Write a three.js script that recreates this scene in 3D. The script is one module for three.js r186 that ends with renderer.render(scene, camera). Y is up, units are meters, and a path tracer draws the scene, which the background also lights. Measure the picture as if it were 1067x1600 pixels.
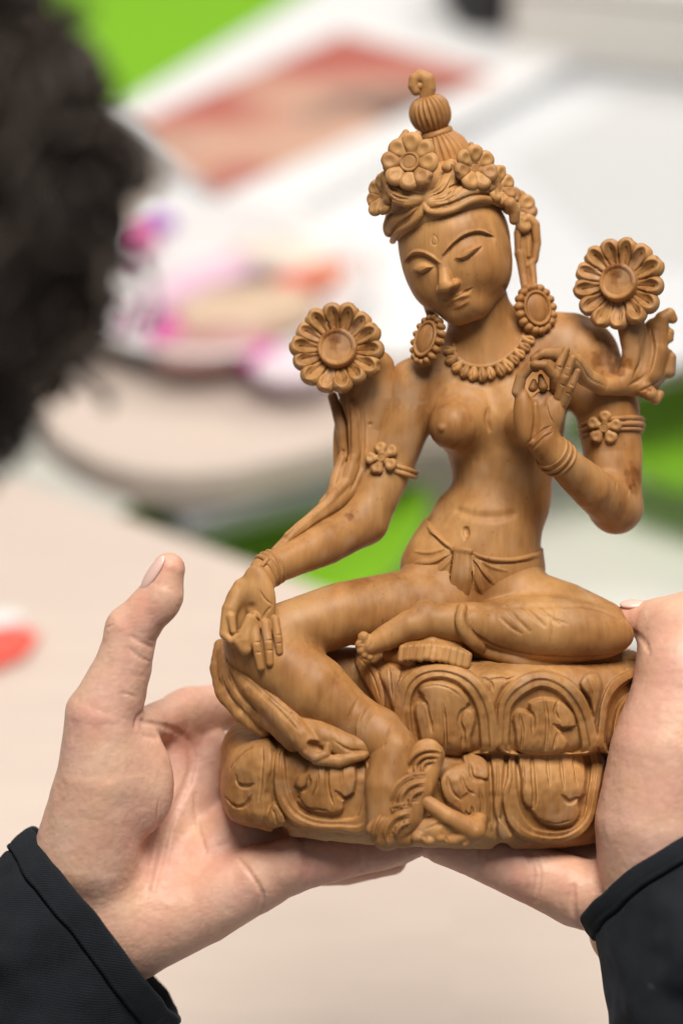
import * as THREE from 'three';
import { mergeGeometries } from 'three/addons/utils/BufferGeometryUtils.js';
import { RectAreaLightUniformsLib } from 'three/addons/lights/RectAreaLightUniformsLib.js';
import { RoundedBoxGeometry } from 'three/addons/geometries/RoundedBoxGeometry.js';

// ------------------------------------------------------------------ camera, light, exposure
const scene = new THREE.Scene();
const W = 1067, H = 1600, S = 0.00024, D = 3750;           // one model unit is 0.24 mm; the carving is about 29 cm tall, 90 cm from the lens
const PITCH = THREE.MathUtils.degToRad(35), TABLE = 0.75;
const camera = new THREE.PerspectiveCamera(2 * THREE.MathUtils.radToDeg(Math.atan(800 / D)), W / H, 0.05, 40);
camera.position.set(0, TABLE + 0.86, 0.55);
camera.rotation.set(-PITCH, 0, 0);
camera.focus = D * S - 0.030;
camera.userData.fStop = 3.3;
camera.updateMatrixWorld();
const renderer = new THREE.WebGLRenderer({ antialias: true });
renderer.toneMapping = THREE.LinearToneMapping;
renderer.toneMappingExposure = 1.0;
renderer.shadowMap.enabled = true;
RectAreaLightUniformsLib.init();
scene.background = new THREE.Color(0.15, 0.155, 0.165);       // the even light of the pale room around the table
const LAMPS = [                                              // ceiling panels: x, z, width, depth, strength
  [0.15, -0.02, 1.0, 0.8, 18.5],
  [1.3, -2.0, 1.2, 0.9, 9.0],
  [-1.3, -2.2, 1.2, 0.9, 9.0],
];
const CEILING = 2.75;

// ------------------------------------------------------------------ frames and small helpers
const Q = camera.quaternion.clone(), EYE = camera.position.clone();
const EX = new THREE.Vector3(1, 0, 0).applyQuaternion(Q), EY = new THREE.Vector3(0, 1, 0).applyQuaternion(Q), EZ = new THREE.Vector3(0, 0, 1).applyQuaternion(Q);
const ORIGIN = EYE.clone().addScaledVector(EZ, -D * S);     // centre of the sculpture's own drawing axes
const toWorld = (v) => ORIGIN.clone().addScaledVector(EX, v[0] * S).addScaledVector(EY, v[1] * S).addScaledVector(EZ, v[2] * S);
const P = (x, y, z = 0) => { const f = 1 - z / D; return [(x - W / 2) * f, (H / 2 - y) * f, z]; };
function onPlane(px, py, h) {                                // where a line of sight meets a level plane: used to measure the tables out
  const d = new THREE.Vector3(px - W / 2, H / 2 - py, -D).applyQuaternion(Q);
  return EYE.clone().addScaledVector(d, (h - EYE.y) / d.y);
}
let seedState = 12345;
const rnd = () => { seedState = (seedState * 1664525 + 1013904223) >>> 0; return seedState / 4294967296; };
const rr = (a, b) => a + (b - a) * rnd();
const used = {};
function numbered(name) { const n = used[name] = (used[name] ?? -1) + 1; return n ? `${name}_${String(n).padStart(3, '0')}` : name; }
function tag(o, label, category, group, kind) {
  if (label) o.userData.label = label;
  if (category) o.userData.category = category;
  if (group) o.userData.group = group;
  if (kind) o.userData.kind = kind;
  return o;
}
function shade(o) { o.castShadow = o.receiveShadow = true; return o; }
function thing(name, label, category, group) { const o = new THREE.Group(); o.name = numbered(name); scene.add(o); return tag(o, label, category, group); }
function part(name, geometry, material, parent) { const m = shade(new THREE.Mesh(geometry, material)); m.name = name; parent.add(m); return m; }

// ------------------------------------------------------------------ noise
function hash3(i, j, k) { let h = Math.imul(i, 374761393) ^ Math.imul(j, 668265263) ^ Math.imul(k, 2147483629 - 1000000007); h = Math.imul(h ^ (h >>> 13), 1274126177); h ^= h >>> 16; return (h >>> 0) / 4294967296; }
function noise(x, y, z) {
  const i = Math.floor(x), j = Math.floor(y), k = Math.floor(z); let u = x - i, v = y - j, w = z - k;
  u = u * u * (3 - 2 * u); v = v * v * (3 - 2 * v); w = w * w * (3 - 2 * w);
  const l = (a, b, t) => a + (b - a) * t;
  return l(l(l(hash3(i, j, k), hash3(i + 1, j, k), u), l(hash3(i, j + 1, k), hash3(i + 1, j + 1, k), u), v),
    l(l(hash3(i, j, k + 1), hash3(i + 1, j, k + 1), u), l(hash3(i, j + 1, k + 1), hash3(i + 1, j + 1, k + 1), u), v), w);
}
const fbm = (x, y, z, o = 4) => { let s = 0, a = 0.5, t = 0; for (let i = 0; i < o; i++) { s += a * noise(x, y, z); t += a; a *= 0.5; x *= 2.03; y *= 2.03; z *= 2.03; } return s / t; };
const sstep = (a, b, x) => { x = Math.min(1, Math.max(0, (x - a) / (b - a))); return x * x * (3 - 2 * x); };

// ------------------------------------------------------------------ distance-field sculpting
// An item is { f, b, op, k }: f(x, y, z) the distance, b its box, op 'u' add, 's' cut, 'i' keep inside, k the blend width.
function boxOf(pts, pad) { const b = [1e9, 1e9, 1e9, -1e9, -1e9, -1e9]; for (const p of pts) for (let i = 0; i < 3; i++) { const r = p[3] ?? pad; b[i] = Math.min(b[i], p[i] - r); b[i + 3] = Math.max(b[i + 3], p[i] + r); } return b; }
function tubeV(pts, k = 6, op = 'u') {                        // chain of round cones through view points [x, y, z, r]
  const n = pts.length - 1, A = pts.flat(), b = boxOf(pts), cx = (b[0] + b[3]) / 2, cy = (b[1] + b[4]) / 2, cz = (b[2] + b[5]) / 2, br = Math.hypot(b[3] - b[0], b[4] - b[1], b[5] - b[2]) / 2;
  const f = (x, y, z) => {
    const q = Math.hypot(x - cx, y - cy, z - cz) - br; if (q > 30) return q;
    let d = 1e9;
    for (let i = 0; i < n; i++) {
      const o = i * 4, ax = A[o], ay = A[o + 1], az = A[o + 2], dx = A[o + 4] - ax, dy = A[o + 5] - ay, dz = A[o + 6] - az, px = x - ax, py = y - ay, pz = z - az;
      let t = (px * dx + py * dy + pz * dz) / (dx * dx + dy * dy + dz * dz + 1e-9); t = t < 0 ? 0 : t > 1 ? 1 : t;
      const ex = px - dx * t, ey = py - dy * t, ez = pz - dz * t, e = Math.sqrt(ex * ex + ey * ey + ez * ez) - (A[o + 3] + (A[o + 7] - A[o + 3]) * t);
      if (e < d) d = e;
    }
    return d;
  };
  return { f, b, op, k };
}
const tube = (pts, k = 6, op = 'u') => tubeV(pts.map(([x, y, z, r]) => [...P(x, y, z), r]), k, op);
const M3 = (roll = 0, yaw = 0, pitch = 0) => new THREE.Matrix4().makeRotationFromEuler(new THREE.Euler(pitch * Math.PI / 180, yaw * Math.PI / 180, roll * Math.PI / 180, 'ZYX')).elements;
function ellV(c, r, e = M3(), k = 6, op = 'u') {
  const [cx, cy, cz] = c, [a, b_, c_] = r, R = Math.max(a, b_, c_), mn = Math.min(a, b_, c_);
  const f = (x, y, z) => {
    x -= cx; y -= cy; z -= cz;
    const q = Math.sqrt(x * x + y * y + z * z); if (q > R + 60) return q - R;
    const u = (e[0] * x + e[1] * y + e[2] * z) / a, v = (e[4] * x + e[5] * y + e[6] * z) / b_, w = (e[8] * x + e[9] * y + e[10] * z) / c_, k0 = Math.sqrt(u * u + v * v + w * w);
    if (k0 < 1e-3) return -mn;
    const p = u / a, s = v / b_, t = w / c_;
    return k0 * (k0 - 1) / Math.sqrt(p * p + s * s + t * t);
  };
  const bx = [0, 1, 2].map((i) => Math.hypot(e[i] * a, e[4 + i] * b_, e[8 + i] * c_));
  return { f, b: [cx - bx[0], cy - bx[1], cz - bx[2], cx + bx[0], cy + bx[1], cz + bx[2]], op, k };
}
const ell = (c, r, rot = [0, 0, 0], k = 6, op = 'u') => ellV(P(...c), r, M3(...rot), k, op);
const ball = (x, y, z, r, k = 6, op = 'u') => ell([x, y, z], [r, r, r], [0, 0, 0], k, op);
const smin = (a, b, k) => { if (k <= 0) return a < b ? a : b; const h = k - Math.abs(a - b); return h > 0 ? (a < b ? a : b) - h * h / (4 * k) : (a < b ? a : b); };
function field(list, x, y, z) {
  let d = 1e9;
  for (let i = 0; i < list.length; i++) {
    const it = list[i], g = it.f(x, y, z);
    d = it.op === 'u' ? smin(d, g, it.k) : it.op === 's' ? -smin(-d, g, it.k) : it.op === 'i' ? -smin(-d, -g, it.k) : it.op === 'h' ? d - g : d + g;
  }
  return d;
}
function active(list, x, y, z, R) {
  const out = [];
  for (const it of list) {
    if (it.op === 'd') { out.push(it); continue; }
    if (it.op === 'h') { const b = it.b; if (x > b[0] - R && x < b[3] + R && y > b[1] - R && y < b[4] + R && z > b[2] - R && z < b[5] + R) out.push(it); continue; }
    const m = R + it.k + 4;
    if (it.b) { const b = it.b, dx = Math.max(b[0] - x, x - b[3], 0), dy = Math.max(b[1] - y, y - b[4], 0), dz = Math.max(b[2] - z, z - b[5], 0); if (dx * dx + dy * dy + dz * dz > m * m && it.op !== 'i') continue; }
    const g = it.f(x, y, z);
    if (it.op === 'i' ? g >= -m * 1.25 : g <= m * 1.25) out.push(it);
  }
  return out;
}
// Surface nets over the blocks of a grid that the surface crosses. colour(x, y, z, nx, ny, nz) -> [r, g, b].
function sculpt(list, h, colour, base = [0, 0, 0], grain = null) {
  const b = [1e9, 1e9, 1e9, -1e9, -1e9, -1e9];
  for (const it of list) if (it.op === 'u') for (let i = 0; i < 3; i++) { b[i] = Math.min(b[i], it.b[i] - 4); b[i + 3] = Math.max(b[i + 3], it.b[i + 3] + 4); }
  for (const it of list) if (it.op === 'i' && it.b) for (let i = 0; i < 3; i++) { b[i] = Math.max(b[i], it.b[i] - 4); b[i + 3] = Math.min(b[i + 3], it.b[i + 3] + 4); }
  const B = 8, G = 4, N = B + 1, n = [0, 1, 2].map((i) => Math.ceil((b[i + 3] - b[i]) / h / B) * B + B), pos = [], nor = [], col = [], cells = new Map(), edges = [], uv = [];
  const val = new Float32Array(N * N * N), key = (i, j, k) => (i * n[1] + j) * n[2] + k;
  const R1 = h * B * G * 0.87, R0 = h * B * 0.87;
  for (let I = 0; I < n[0]; I += B * G) for (let J = 0; J < n[1]; J += B * G) for (let K = 0; K < n[2]; K += B * G) {
    const big = active(list, b[0] + (I + B * G / 2) * h, b[1] + (J + B * G / 2) * h, b[2] + (K + B * G / 2) * h, R1);
    if (!big.some((it) => it.op === 'u')) continue;
    for (let bi = I; bi < Math.min(I + B * G, n[0]); bi += B) for (let bj = J; bj < Math.min(J + B * G, n[1]); bj += B) for (let bk = K; bk < Math.min(K + B * G, n[2]); bk += B) {
      const mx = b[0] + (bi + B / 2) * h, my = b[1] + (bj + B / 2) * h, mz = b[2] + (bk + B / 2) * h, act = active(big, mx, my, mz, R0);
      if (!act.some((it) => it.op === 'u')) continue;
      if (Math.abs(field(act, mx, my, mz)) > R0 * 1.3 + (big.some((it) => it.op === 'h') ? 22 : 6)) continue;
      const F = (x, y, z) => { let d = field(act, x, y, z); if (grain && d < 8 && d > -8) d += grain(x, y, z); return d; };
      let pn = 0;
      for (let i = 0, o = 0; i < N; i++) for (let j = 0; j < N; j++) for (let k = 0; k < N; k++, o++) { val[o] = F(b[0] + (bi + i) * h, b[1] + (bj + j) * h, b[2] + (bk + k) * h); pn += val[o] < 0 ? 1 : 0; }
      if (!pn || pn === N * N * N) continue;
      for (let i = 0; i < B; i++) for (let j = 0; j < B; j++) for (let k = 0; k < B; k++) {
        const o = (i * N + j) * N + k, v0 = val[o];
        let cnt = 0, sx = 0, sy = 0, sz = 0;
        for (let a = 0; a < 12; a++) {
          const ax = a >> 2, u = a & 1, w = (a >> 1) & 1;
          const i0 = ax === 0 ? 0 : u, j0 = ax === 1 ? 0 : ax === 0 ? u : w, k0 = ax === 2 ? 0 : w;
          const i1 = i0 + (ax === 0), j1 = j0 + (ax === 1), k1 = k0 + (ax === 2);
          const A = val[((i + i0) * N + j + j0) * N + k + k0], C = val[((i + i1) * N + j + j1) * N + k + k1];
          if (A < 0 === C < 0) continue;
          const t = A / (A - C); cnt++; sx += i0 + (i1 - i0) * t; sy += j0 + (j1 - j0) * t; sz += k0 + (k1 - k0) * t;
        }
        if (cnt) {
          const x = b[0] + (bi + i + sx / cnt) * h, y = b[1] + (bj + j + sy / cnt) * h, z = b[2] + (bk + k + sz / cnt) * h, e = h * 0.45;
          cells.set(key(bi + i, bj + j, bk + k), pos.length / 3);
          const p1 = F(x + e, y - e, z - e), p2 = F(x - e, y - e, z + e), p3 = F(x - e, y + e, z - e), p4 = F(x + e, y + e, z + e);
          let nx = p1 - p2 - p3 + p4, ny = -p1 - p2 + p3 + p4, nz = -p1 + p2 - p3 + p4; const l = Math.hypot(nx, ny, nz) || 1; nx /= l; ny /= l; nz /= l;
          pos.push((x - base[0]) * S, (y - base[1]) * S, (z - base[2]) * S); nor.push(nx, ny, nz); const c = colour(x, y, z, nx, ny, nz); col.push(c[0], c[1], c[2]);
        }
        if (v0 < 0 !== val[o + N * N] < 0) edges.push(0, bi + i, bj + j, bk + k, v0 < 0 ? 1 : 0);
        if (v0 < 0 !== val[o + N] < 0) edges.push(1, bi + i, bj + j, bk + k, v0 < 0 ? 1 : 0);
        if (v0 < 0 !== val[o + 1] < 0) edges.push(2, bi + i, bj + j, bk + k, v0 < 0 ? 1 : 0);
      }
    }
  }
  const idx = [];
  for (let e = 0; e < edges.length; e += 5) {
    const a = edges[e], i = edges[e + 1], j = edges[e + 2], k = edges[e + 3];
    const c = a === 0 ? [[0, -1, -1], [0, 0, -1], [0, 0, 0], [0, -1, 0]] : a === 1 ? [[-1, 0, -1], [-1, 0, 0], [0, 0, 0], [0, 0, -1]] : [[-1, -1, 0], [0, -1, 0], [0, 0, 0], [-1, 0, 0]];
    const q = c.map(([x, y, z]) => cells.get(key(i + x, j + y, k + z)));
    const known = q.find((x) => x !== undefined);
    if (known === undefined) continue;
    c.forEach(([x, y, z], m) => {
      if (q[m] !== undefined) return;
      const p = [b[0] + (i + (a === 0) * 0.5) * h, b[1] + (j + (a === 1) * 0.5) * h, b[2] + (k + (a === 2) * 0.5) * h];
      q[m] = pos.length / 3; cells.set(key(i + x, j + y, k + z), q[m]);
      for (let t = 0; t < 3; t++) { pos.push((p[t] - base[t]) * S); nor.push(nor[known * 3 + t]); col.push(col[known * 3 + t]); }
    });
    if (edges[e + 4]) idx.push(q[0], q[1], q[2], q[0], q[2], q[3]); else idx.push(q[0], q[2], q[1], q[0], q[3], q[2]);
  }
  const g = new THREE.BufferGeometry();
  g.setAttribute('position', new THREE.Float32BufferAttribute(pos, 3)); g.setAttribute('normal', new THREE.Float32BufferAttribute(nor, 3)); g.setAttribute('color', new THREE.Float32BufferAttribute(col, 3));
  g.setIndex(idx); return g;
}
// Low relief: outlines on the front of a block, each set to a level above or below the surface, with a chamfer w wide and a swelling inside.
function relief(shapes, zMin = 20, gain = 1) {
  const S_ = shapes.map(([pts, h, w = 5, dome = 0, domeR = 14]) => {
    const c = new THREE.CatmullRomCurve3(pts.map(([x, y]) => new THREE.Vector3(x, y, 0)), true, 'centripetal'), q = c.getPoints(pts.length * 3).slice(0, -1).map((v) => [v.x, v.y]);
    const xs = q.map((p) => p[0]), ys = q.map((p) => p[1]);
    return { q: q.flat(), n: q.length, h: h * gain, w: w * (gain > 1 ? 0.72 : 1), dome: dome * (gain > 1 ? 1.15 : 1), domeR, b: [Math.min(...xs), Math.min(...ys), Math.max(...xs), Math.max(...ys)] };
  });
  const poly = (s, x, y) => {
    let d = 1e9, inside = false; const q = s.q, n = s.n;
    for (let i = 0, j = n - 1; i < n; j = i++) {
      const ax = q[2 * i], ay = q[2 * i + 1], bx = q[2 * j], by = q[2 * j + 1], ex = bx - ax, ey = by - ay, wx = x - ax, wy = y - ay;
      let t = (wx * ex + wy * ey) / (ex * ex + ey * ey + 1e-9); t = t < 0 ? 0 : t > 1 ? 1 : t; const dx = wx - ex * t, dy = wy - ey * t, e = dx * dx + dy * dy; if (e < d) d = e;
      if (ay > y !== by > y && x < (bx - ax) * (y - ay) / (by - ay) + ax) inside = !inside;
    }
    return inside ? Math.sqrt(d) : -Math.sqrt(d);
  };
  const gx = Math.floor(Math.min(...S_.map((s) => s.b[0]))) - 2, gy = Math.floor(Math.min(...S_.map((s) => s.b[1]))) - 2, gw = Math.ceil(Math.max(...S_.map((s) => s.b[2]))) - gx + 3, gh = Math.ceil(Math.max(...S_.map((s) => s.b[3]))) - gy + 3, G = new Float32Array(gw * gh);
  for (let j = 0; j < gh; j++) for (let i = 0; i < gw; i++) {
    const px = gx + i, py = gy + j; let v = 0;
    for (const s of S_) { if (px < s.b[0] || px > s.b[2] || py < s.b[1] || py > s.b[3]) continue; const d = poly(s, px, py); if (d <= 0) continue; const t = d >= s.w ? 1 : d / s.w, u = Math.min(1, d / s.domeR); v += (s.h + s.dome * Math.sqrt(u * (2 - u)) - v) * t; }
    G[j * gw + i] = v;
  }
  const f = (x, y, z) => {
    if (z < zMin) return 0;
    const g = 1 - z / D, px = x / g + W / 2 - gx, py = H / 2 - y / g - gy, i = Math.floor(px), j = Math.floor(py); if (i < 0 || j < 0 || i >= gw - 1 || j >= gh - 1) return 0;
    const u = px - i, v = py - j, o = j * gw + i;
    return ((G[o] * (1 - u) + G[o + 1] * u) * (1 - v) + (G[o + gw] * (1 - u) + G[o + gw + 1] * u) * v) * sstep(zMin, zMin + 50, z);
  };
  const b = [1e9, 1e9, zMin, -1e9, -1e9, 400]; for (const s of S_) { const a = P(s.b[0] - 30, s.b[3] + 30, 0), c = P(s.b[2] + 30, s.b[1] - 30, 0); b[0] = Math.min(b[0], a[0]); b[1] = Math.min(b[1], a[1] - 0); b[3] = Math.max(b[3], c[0]); b[4] = Math.max(b[4], c[1]); }
  return { f, b, op: 'h', k: 0 };
}
// Finds where a line of sight first meets a field, so that a chisel stroke drawn on the front can be laid on the surface.
function touch(list, px, py, from = 420) {
  const a = [0, 0, D], t0 = P(px, py, 0), l = Math.hypot(t0[0], t0[1], D), dir = [t0[0] / l, t0[1] / l, -D / l];
  let t = (D - from) / -dir[2];
  for (let i = 0; i < 160; i++) {
    const x = dir[0] * t, y = dir[1] * t, z = D + dir[2] * t, d = field(list, x, y, z);
    if (d < 0.15) return [x, y, z];
    t += d * 0.85; if (z < -400) break;
  }
  return null;
}
function normalAt(list, p, e = 1.5) { const g = [0, 1, 2].map((i) => { const a = [...p], c = [...p]; a[i] += e; c[i] -= e; return field(list, ...a) - field(list, ...c); }), l = Math.hypot(...g) || 1; return g.map((x) => x / l); }
function smooth2(pts, step = 5) {
  if (pts.length < 2) return pts;
  const c = new THREE.CatmullRomCurve3(pts.map(([x, y]) => new THREE.Vector3(x, y, 0)), false, 'centripetal');
  return c.getSpacedPoints(Math.max(2, Math.ceil(c.getLength() / step))).map((v) => [v.x, v.y]);
}
// A carved stroke: op 'u' raises a bead, 's' cuts a groove. lift is how far the tube's middle stands off the surface, in radii.
function stroke(list, pts, r, op = 's', { k = 1.8, lift = op === 's' ? 0.05 : -0.3, taper = 0.35, from, step = 5, r2 = r } = {}) {
  const out = [], s = smooth2(pts, step); let last = null;
  s.forEach(([x, y], i) => {
    const p = touch(list, x, y, from); if (!p) return;
    if (last && Math.abs(p[2] - last[2]) > 60) return; last = p;
    const n = normalAt(list, p), t = i / (s.length - 1), q = Math.min(1, taper + (1 - taper) * Math.min(t, 1 - t) * 5), R = (r + (r2 - r) * t) * q, o = R * lift;
    out.push([p[0] + n[0] * o, p[1] + n[1] * o, p[2] + n[2] * o, R]);
  });
  return out.length > 1 ? tubeV(out, k, op) : null;
}
function carve(list, specs, opts = {}) { const add = specs.map(([pts, r, op, o]) => stroke(list, pts, r, op, { ...opts, ...o })).filter(Boolean); list.push(...add.filter((a) => a.op === 'u'), ...add.filter((a) => a.op === 's')); return list; }

// ------------------------------------------------------------------ wood
const LIGHT_WOOD = [0.46, 0.242, 0.088], DARK_WOOD = [0.19, 0.074, 0.018], GREY_WOOD = [0.40, 0.25, 0.14];
const STAINS = [[985, 745, 20, 0.35], [986, 765, 10, 0.3], [940, 560, 26, 0.5], [962, 575, 18, 0.5], [640, 625, 20, -0.5], [870, 800, 5, 0.5], [785, 455, 5, 0.6], [697, 331, 4, 0.6], [546, 806, 7, 0.45],
  [845, 612, 11, 0.3], [720, 355, 9, -0.4], [752, 378, 8, -0.4]].map(([x, y, r, s]) => [...P(x, y, 0).slice(0, 2), r, s]);
function woodColour(x, y, z) {
  const warp = fbm(x / 90, y / 160, z / 90, 3) * 40;
  const broad = fbm((x + 300) / 75, y / 120, z / 75, 3), streak = fbm((x + warp) / 7, y / 90, (z + warp) / 7, 3), fine = noise(x / 2.6, y / 34, z / 2.6), mott = fbm(x / 17, y / 21, z / 17 + 5, 2), speck = noise(x / 3.1, y / 5, z / 3.1);
  let t = 0.25 + 1.25 * (broad - 0.36) + 0.34 * (streak - 0.5) + 0.14 * (fine - 0.5) + 0.42 * (mott - 0.5);
  if (speck > 0.87) t += 0.5 * (speck - 0.87) / 0.13;
  t = Math.min(1, Math.max(0, t));
  const hue = 0.65 * (fbm((x - 80) / 95, y / 110, (z + 50) / 95, 3) - 0.5);
  let grey = Math.max(0, fbm(x / 38 + 9, y / 46, z / 38, 3) - 0.57) * 2.4; grey = Math.min(0.6, grey);
  for (const [sx, sy, r, s] of STAINS) { const d = Math.hypot(x - sx, y - sy) + (noise(x / 6, y / 6, z / 6) - 0.5) * r; if (d < r) { const m = Math.min(1, (r - d) / r * 2.5); if (s > 0) t = Math.min(1.35, t + s * m); else grey = Math.min(0.9, grey - s * m); } }
  const o = [0, 0, 0];
  for (let i = 0; i < 3; i++) { const c = LIGHT_WOOD[i] + (DARK_WOOD[i] - LIGHT_WOOD[i]) * t; o[i] = Math.max(0.01, (c + (GREY_WOOD[i] - c) * grey) * [1 + 0.10 * hue, 1 - 0.22 * hue, 1 - 0.55 * hue][i]); }
  return o;
}
// Hand-cut relief: soft chisel facets and fine grain lines, in model units.
const woodGrain = (x, y, z) => (noise(x / 19, y / 24, z / 19) - 0.5) * 1.0 + (noise(x / 7, y / 16, z / 7) - 0.5) * 0.3 + (noise(x / 3.2, y / 30, z / 3.2) - 0.5) * 0.14;
const WOOD = new THREE.MeshPhysicalMaterial({ vertexColors: true, roughness: 0.5, specularIntensity: 0.55 });
WOOD.name = 'carved_wood';

const STATUE_BASE = P(680, 1318, 0);
const statue = thing('wooden_statue', 'carved brown wooden statue of a seated crowned woman held in two hands', 'statue');
statue.position.copy(toWorld(STATUE_BASE)); statue.quaternion.copy(Q);
const wood = (name, list, h, parent = statue, base = STATUE_BASE, grain = woodGrain) => part(name, sculpt(list, h, woodColour, base, grain), WOOD, parent);

// ------------------------------------------------------------------ the figure: torso, arms, legs
const torso = [
  ell([785, 645, -8], [98, 125, 68], [0, 0, 0], 30),
  tube([[650, 603, -2, 42], [760, 570, -8, 46], [905, 552, -12, 50]], 30),
  tube([[744, 470, 12, 49], [762, 560, -4, 54]], 26),
  tube([[795, 525, -16, 44], [888, 533, -16, 44]], 24), tube([[735, 545, -8, 36], [662, 600, -6, 36]], 24),
  ell([785, 760, -2], [77, 112, 60], [0, 0, 0], 30),
  ell([744, 888, 2], [104, 82, 82], [0, 0, 0], 30), tube([[712, 800, 0, 34], [668, 884, 12, 38]], 24),
  ell([764, 832, 22], [66, 62, 52], [0, 0, 0], 30),
];
const breasts = [
  tube([[719, 659, 42, 52], [708, 665, 66, 38]], 22), tube([[693, 668, 88, 8], [691, 669, 97, 5]], 5),
  tube([[812, 654, 44, 48], [818, 660, 70, 30]], 22),
];
const armA = [tube([[650, 610, 0, 43], [613, 722, 4, 36], [569, 812, 24, 37]], 18), tube([[567, 815, 25, 36], [510, 848, 72, 34], [428, 886, 124, 25], [414, 893, 128, 24]], 14)];
const armB = [tube([[912, 562, -12, 56], [948, 640, -6, 50], [957, 710, 0, 46], [960, 790, 20, 41]], 18), tube([[963, 794, 24, 38], [924, 763, 82, 33], [866, 711, 134, 24]], 14)];
const legA = [
  tube([[690, 948, 30, 66], [620, 952, 60, 58], [540, 958, 90, 49], [402, 1004, 122, 47]], 22),
  tube([[402, 1006, 124, 48], [445, 1044, 138, 53], [490, 1080, 146, 55], [548, 1120, 156, 40], [590, 1148, 168, 36]], 16),
  tube([[592, 1146, 170, 37], [618, 1172, 190, 34], [604, 1230, 206, 33], [600, 1290, 216, 26]], 14),
];
const legB = [
  tube([[790, 938, 26, 58], [880, 962, 56, 52], [935, 985, 66, 48]], 20),
  ell([852, 984, 108], [134, 52, 62], [-4, 0, 0], 10),
  tube([[735, 975, 132, 34], [668, 970, 142, 25], [640, 978, 146, 24], [602, 997, 151, 19], [577, 1009, 153, 14]], 12), tube([[735, 1012, 100, 16], [800, 1032, 116, 16], [900, 1040, 96, 16], [985, 1032, 40, 16]], 6),
  ball(664, 956, 140, 19, 10), ball(568, 996, 156, 9.5, 3), ball(562, 1007, 158, 7.5, 1.5), ball(564, 1016, 158, 7, 1.5), ball(570, 1023, 157, 6.5, 1.5), ball(578, 1027, 155, 6, 1.5),
];
const handA = [
  ell([404, 935, 162], [27, 50, 15], [8, -20, 0], 8), tube([[412, 897, 136, 23], [402, 925, 152, 22]], 10), ell([372, 958, 152], [18, 34, 12], [10, 0, 0], 6),
  tube([[378, 918, 154, 14], [360, 952, 166, 13], [352, 990, 174, 9]], 8), tube([[351, 992, 176, 6], [362, 1001, 184, 5], [376, 992, 186, 5], [391, 966, 182, 6]], 3),
  tube([[361, 964, 178, 7], [365, 986, 182, 5]], 3),
  tube([[394, 966, 178, 10], [383, 1000, 184, 10], [384, 1012, 184, 9]], 4), tube([[373, 1003, 184, 7], [384, 1016, 184, 8]], 4),
  tube([[397, 975, 178, 8], [401, 1008, 188, 7], [408, 1043, 188, 6]], 2), tube([[415, 975, 174, 8], [419, 1005, 186, 7], [422, 1036, 188, 6]], 2), tube([[430, 968, 172, 7], [434, 995, 182, 6.5], [437, 1019, 184, 5.5]], 2),
  ell([390, 950, 180], [9, 6, 10], [32, 0, 0], 5, 's'),
];
const handB = [
  tube([[866, 711, 134, 26], [850, 690, 140, 25]], 8),
  ell([846, 655, 142], [30, 46, 14], [-14, 20, 0], 8), ell([818, 652, 150], [15, 44, 17], [4, 20, 0], 8), ell([860, 660, 146], [17, 44, 14], [-22, 20, 0], 8),
  tube([[808, 612, 152, 9], [814, 588, 156, 8.5], [829, 572, 160, 7.5]], 4),
  tube([[866, 604, 150, 8.5], [866, 588, 158, 8], [850, 571, 168, 7.5], [836, 570, 168, 7]], 1.5),
  tube([[866, 606, 148, 8], [873, 572, 152, 7], [884, 547, 150, 5.5]], 1.2), tube([[873, 620, 150, 8], [882, 590, 162, 7], [894, 560, 162, 6]], 1.2), tube([[880, 630, 150, 7.5], [892, 604, 164, 6.5], [902, 581, 166, 5]], 1.2),
  ell([840, 617, 162], [10, 11, 9], [-20, 0, 0], 6, 's'),
  tube([[832, 606, 152, 7], [834, 596, 152, 4]], 2), tube([[848, 604, 154, 8], [844, 588, 154, 4]], 2),
];
const bodyList = [...torso, ...breasts, ...armA, ...armB, ...legA, ...legB], handList = [...handA, ...handB];
const skin0 = [...bodyList, ...handList];
carve(bodyList, [
  // navel, the line between the breasts, folds at the waist
  [[[727, 828], [728, 834]], 6, 's', { lift: 0.1, taper: 1 }], [[[727, 838], [727, 845]], 3, 's'],
  [[[763, 640], [761, 656], [765, 672]], 3.5, 's', { k: 5 }], [[[716, 797], [740, 806], [775, 808], [800, 803]], 4, 's', { lift: 0.8, k: 10 }],
  
]);
carve(handList, [   // palms
  [[[822, 696], [836, 682], [850, 671], [860, 666]], 2.2, 's'], [[[832, 702], [848, 685], [862, 676]], 2, 's'], [[[853, 630], [857, 648], [866, 664]], 2, 's'], [[[836, 628], [838, 650], [834, 684]], 3, 's', { k: 6 }],
  [[[404, 920], [414, 936], [427, 946]], 1.8, 's'], [[[424, 948], [417, 956], [411, 966]], 1.8, 's'], [[[392, 956], [400, 964], [408, 974]], 1.8, 's'],
  // joints of the carved fingers
  [[[882, 571], [890, 575]], 1.5, 's'], [[[870, 572], [880, 576]], 1.5, 's'], [[[880, 584], [888, 588]], 1.5, 's'], [[[875, 600], [884, 605]], 1.5, 's'], [[[889, 600], [897, 604]], 1.5, 's'], [[[884, 614], [893, 617]], 1.5, 's'],
  [[[397, 1004], [408, 1003]], 1.4, 's'], [[[399, 1020], [411, 1019]], 1.4, 's'], [[[414, 1001], [426, 1000]], 1.4, 's'], [[[416, 1017], [427, 1016]], 1.4, 's'], [[[430, 993], [440, 992]], 1.4, 's'], [[[432, 1006], [441, 1005]], 1.4, 's'],
], { k: 1.2 });
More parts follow.
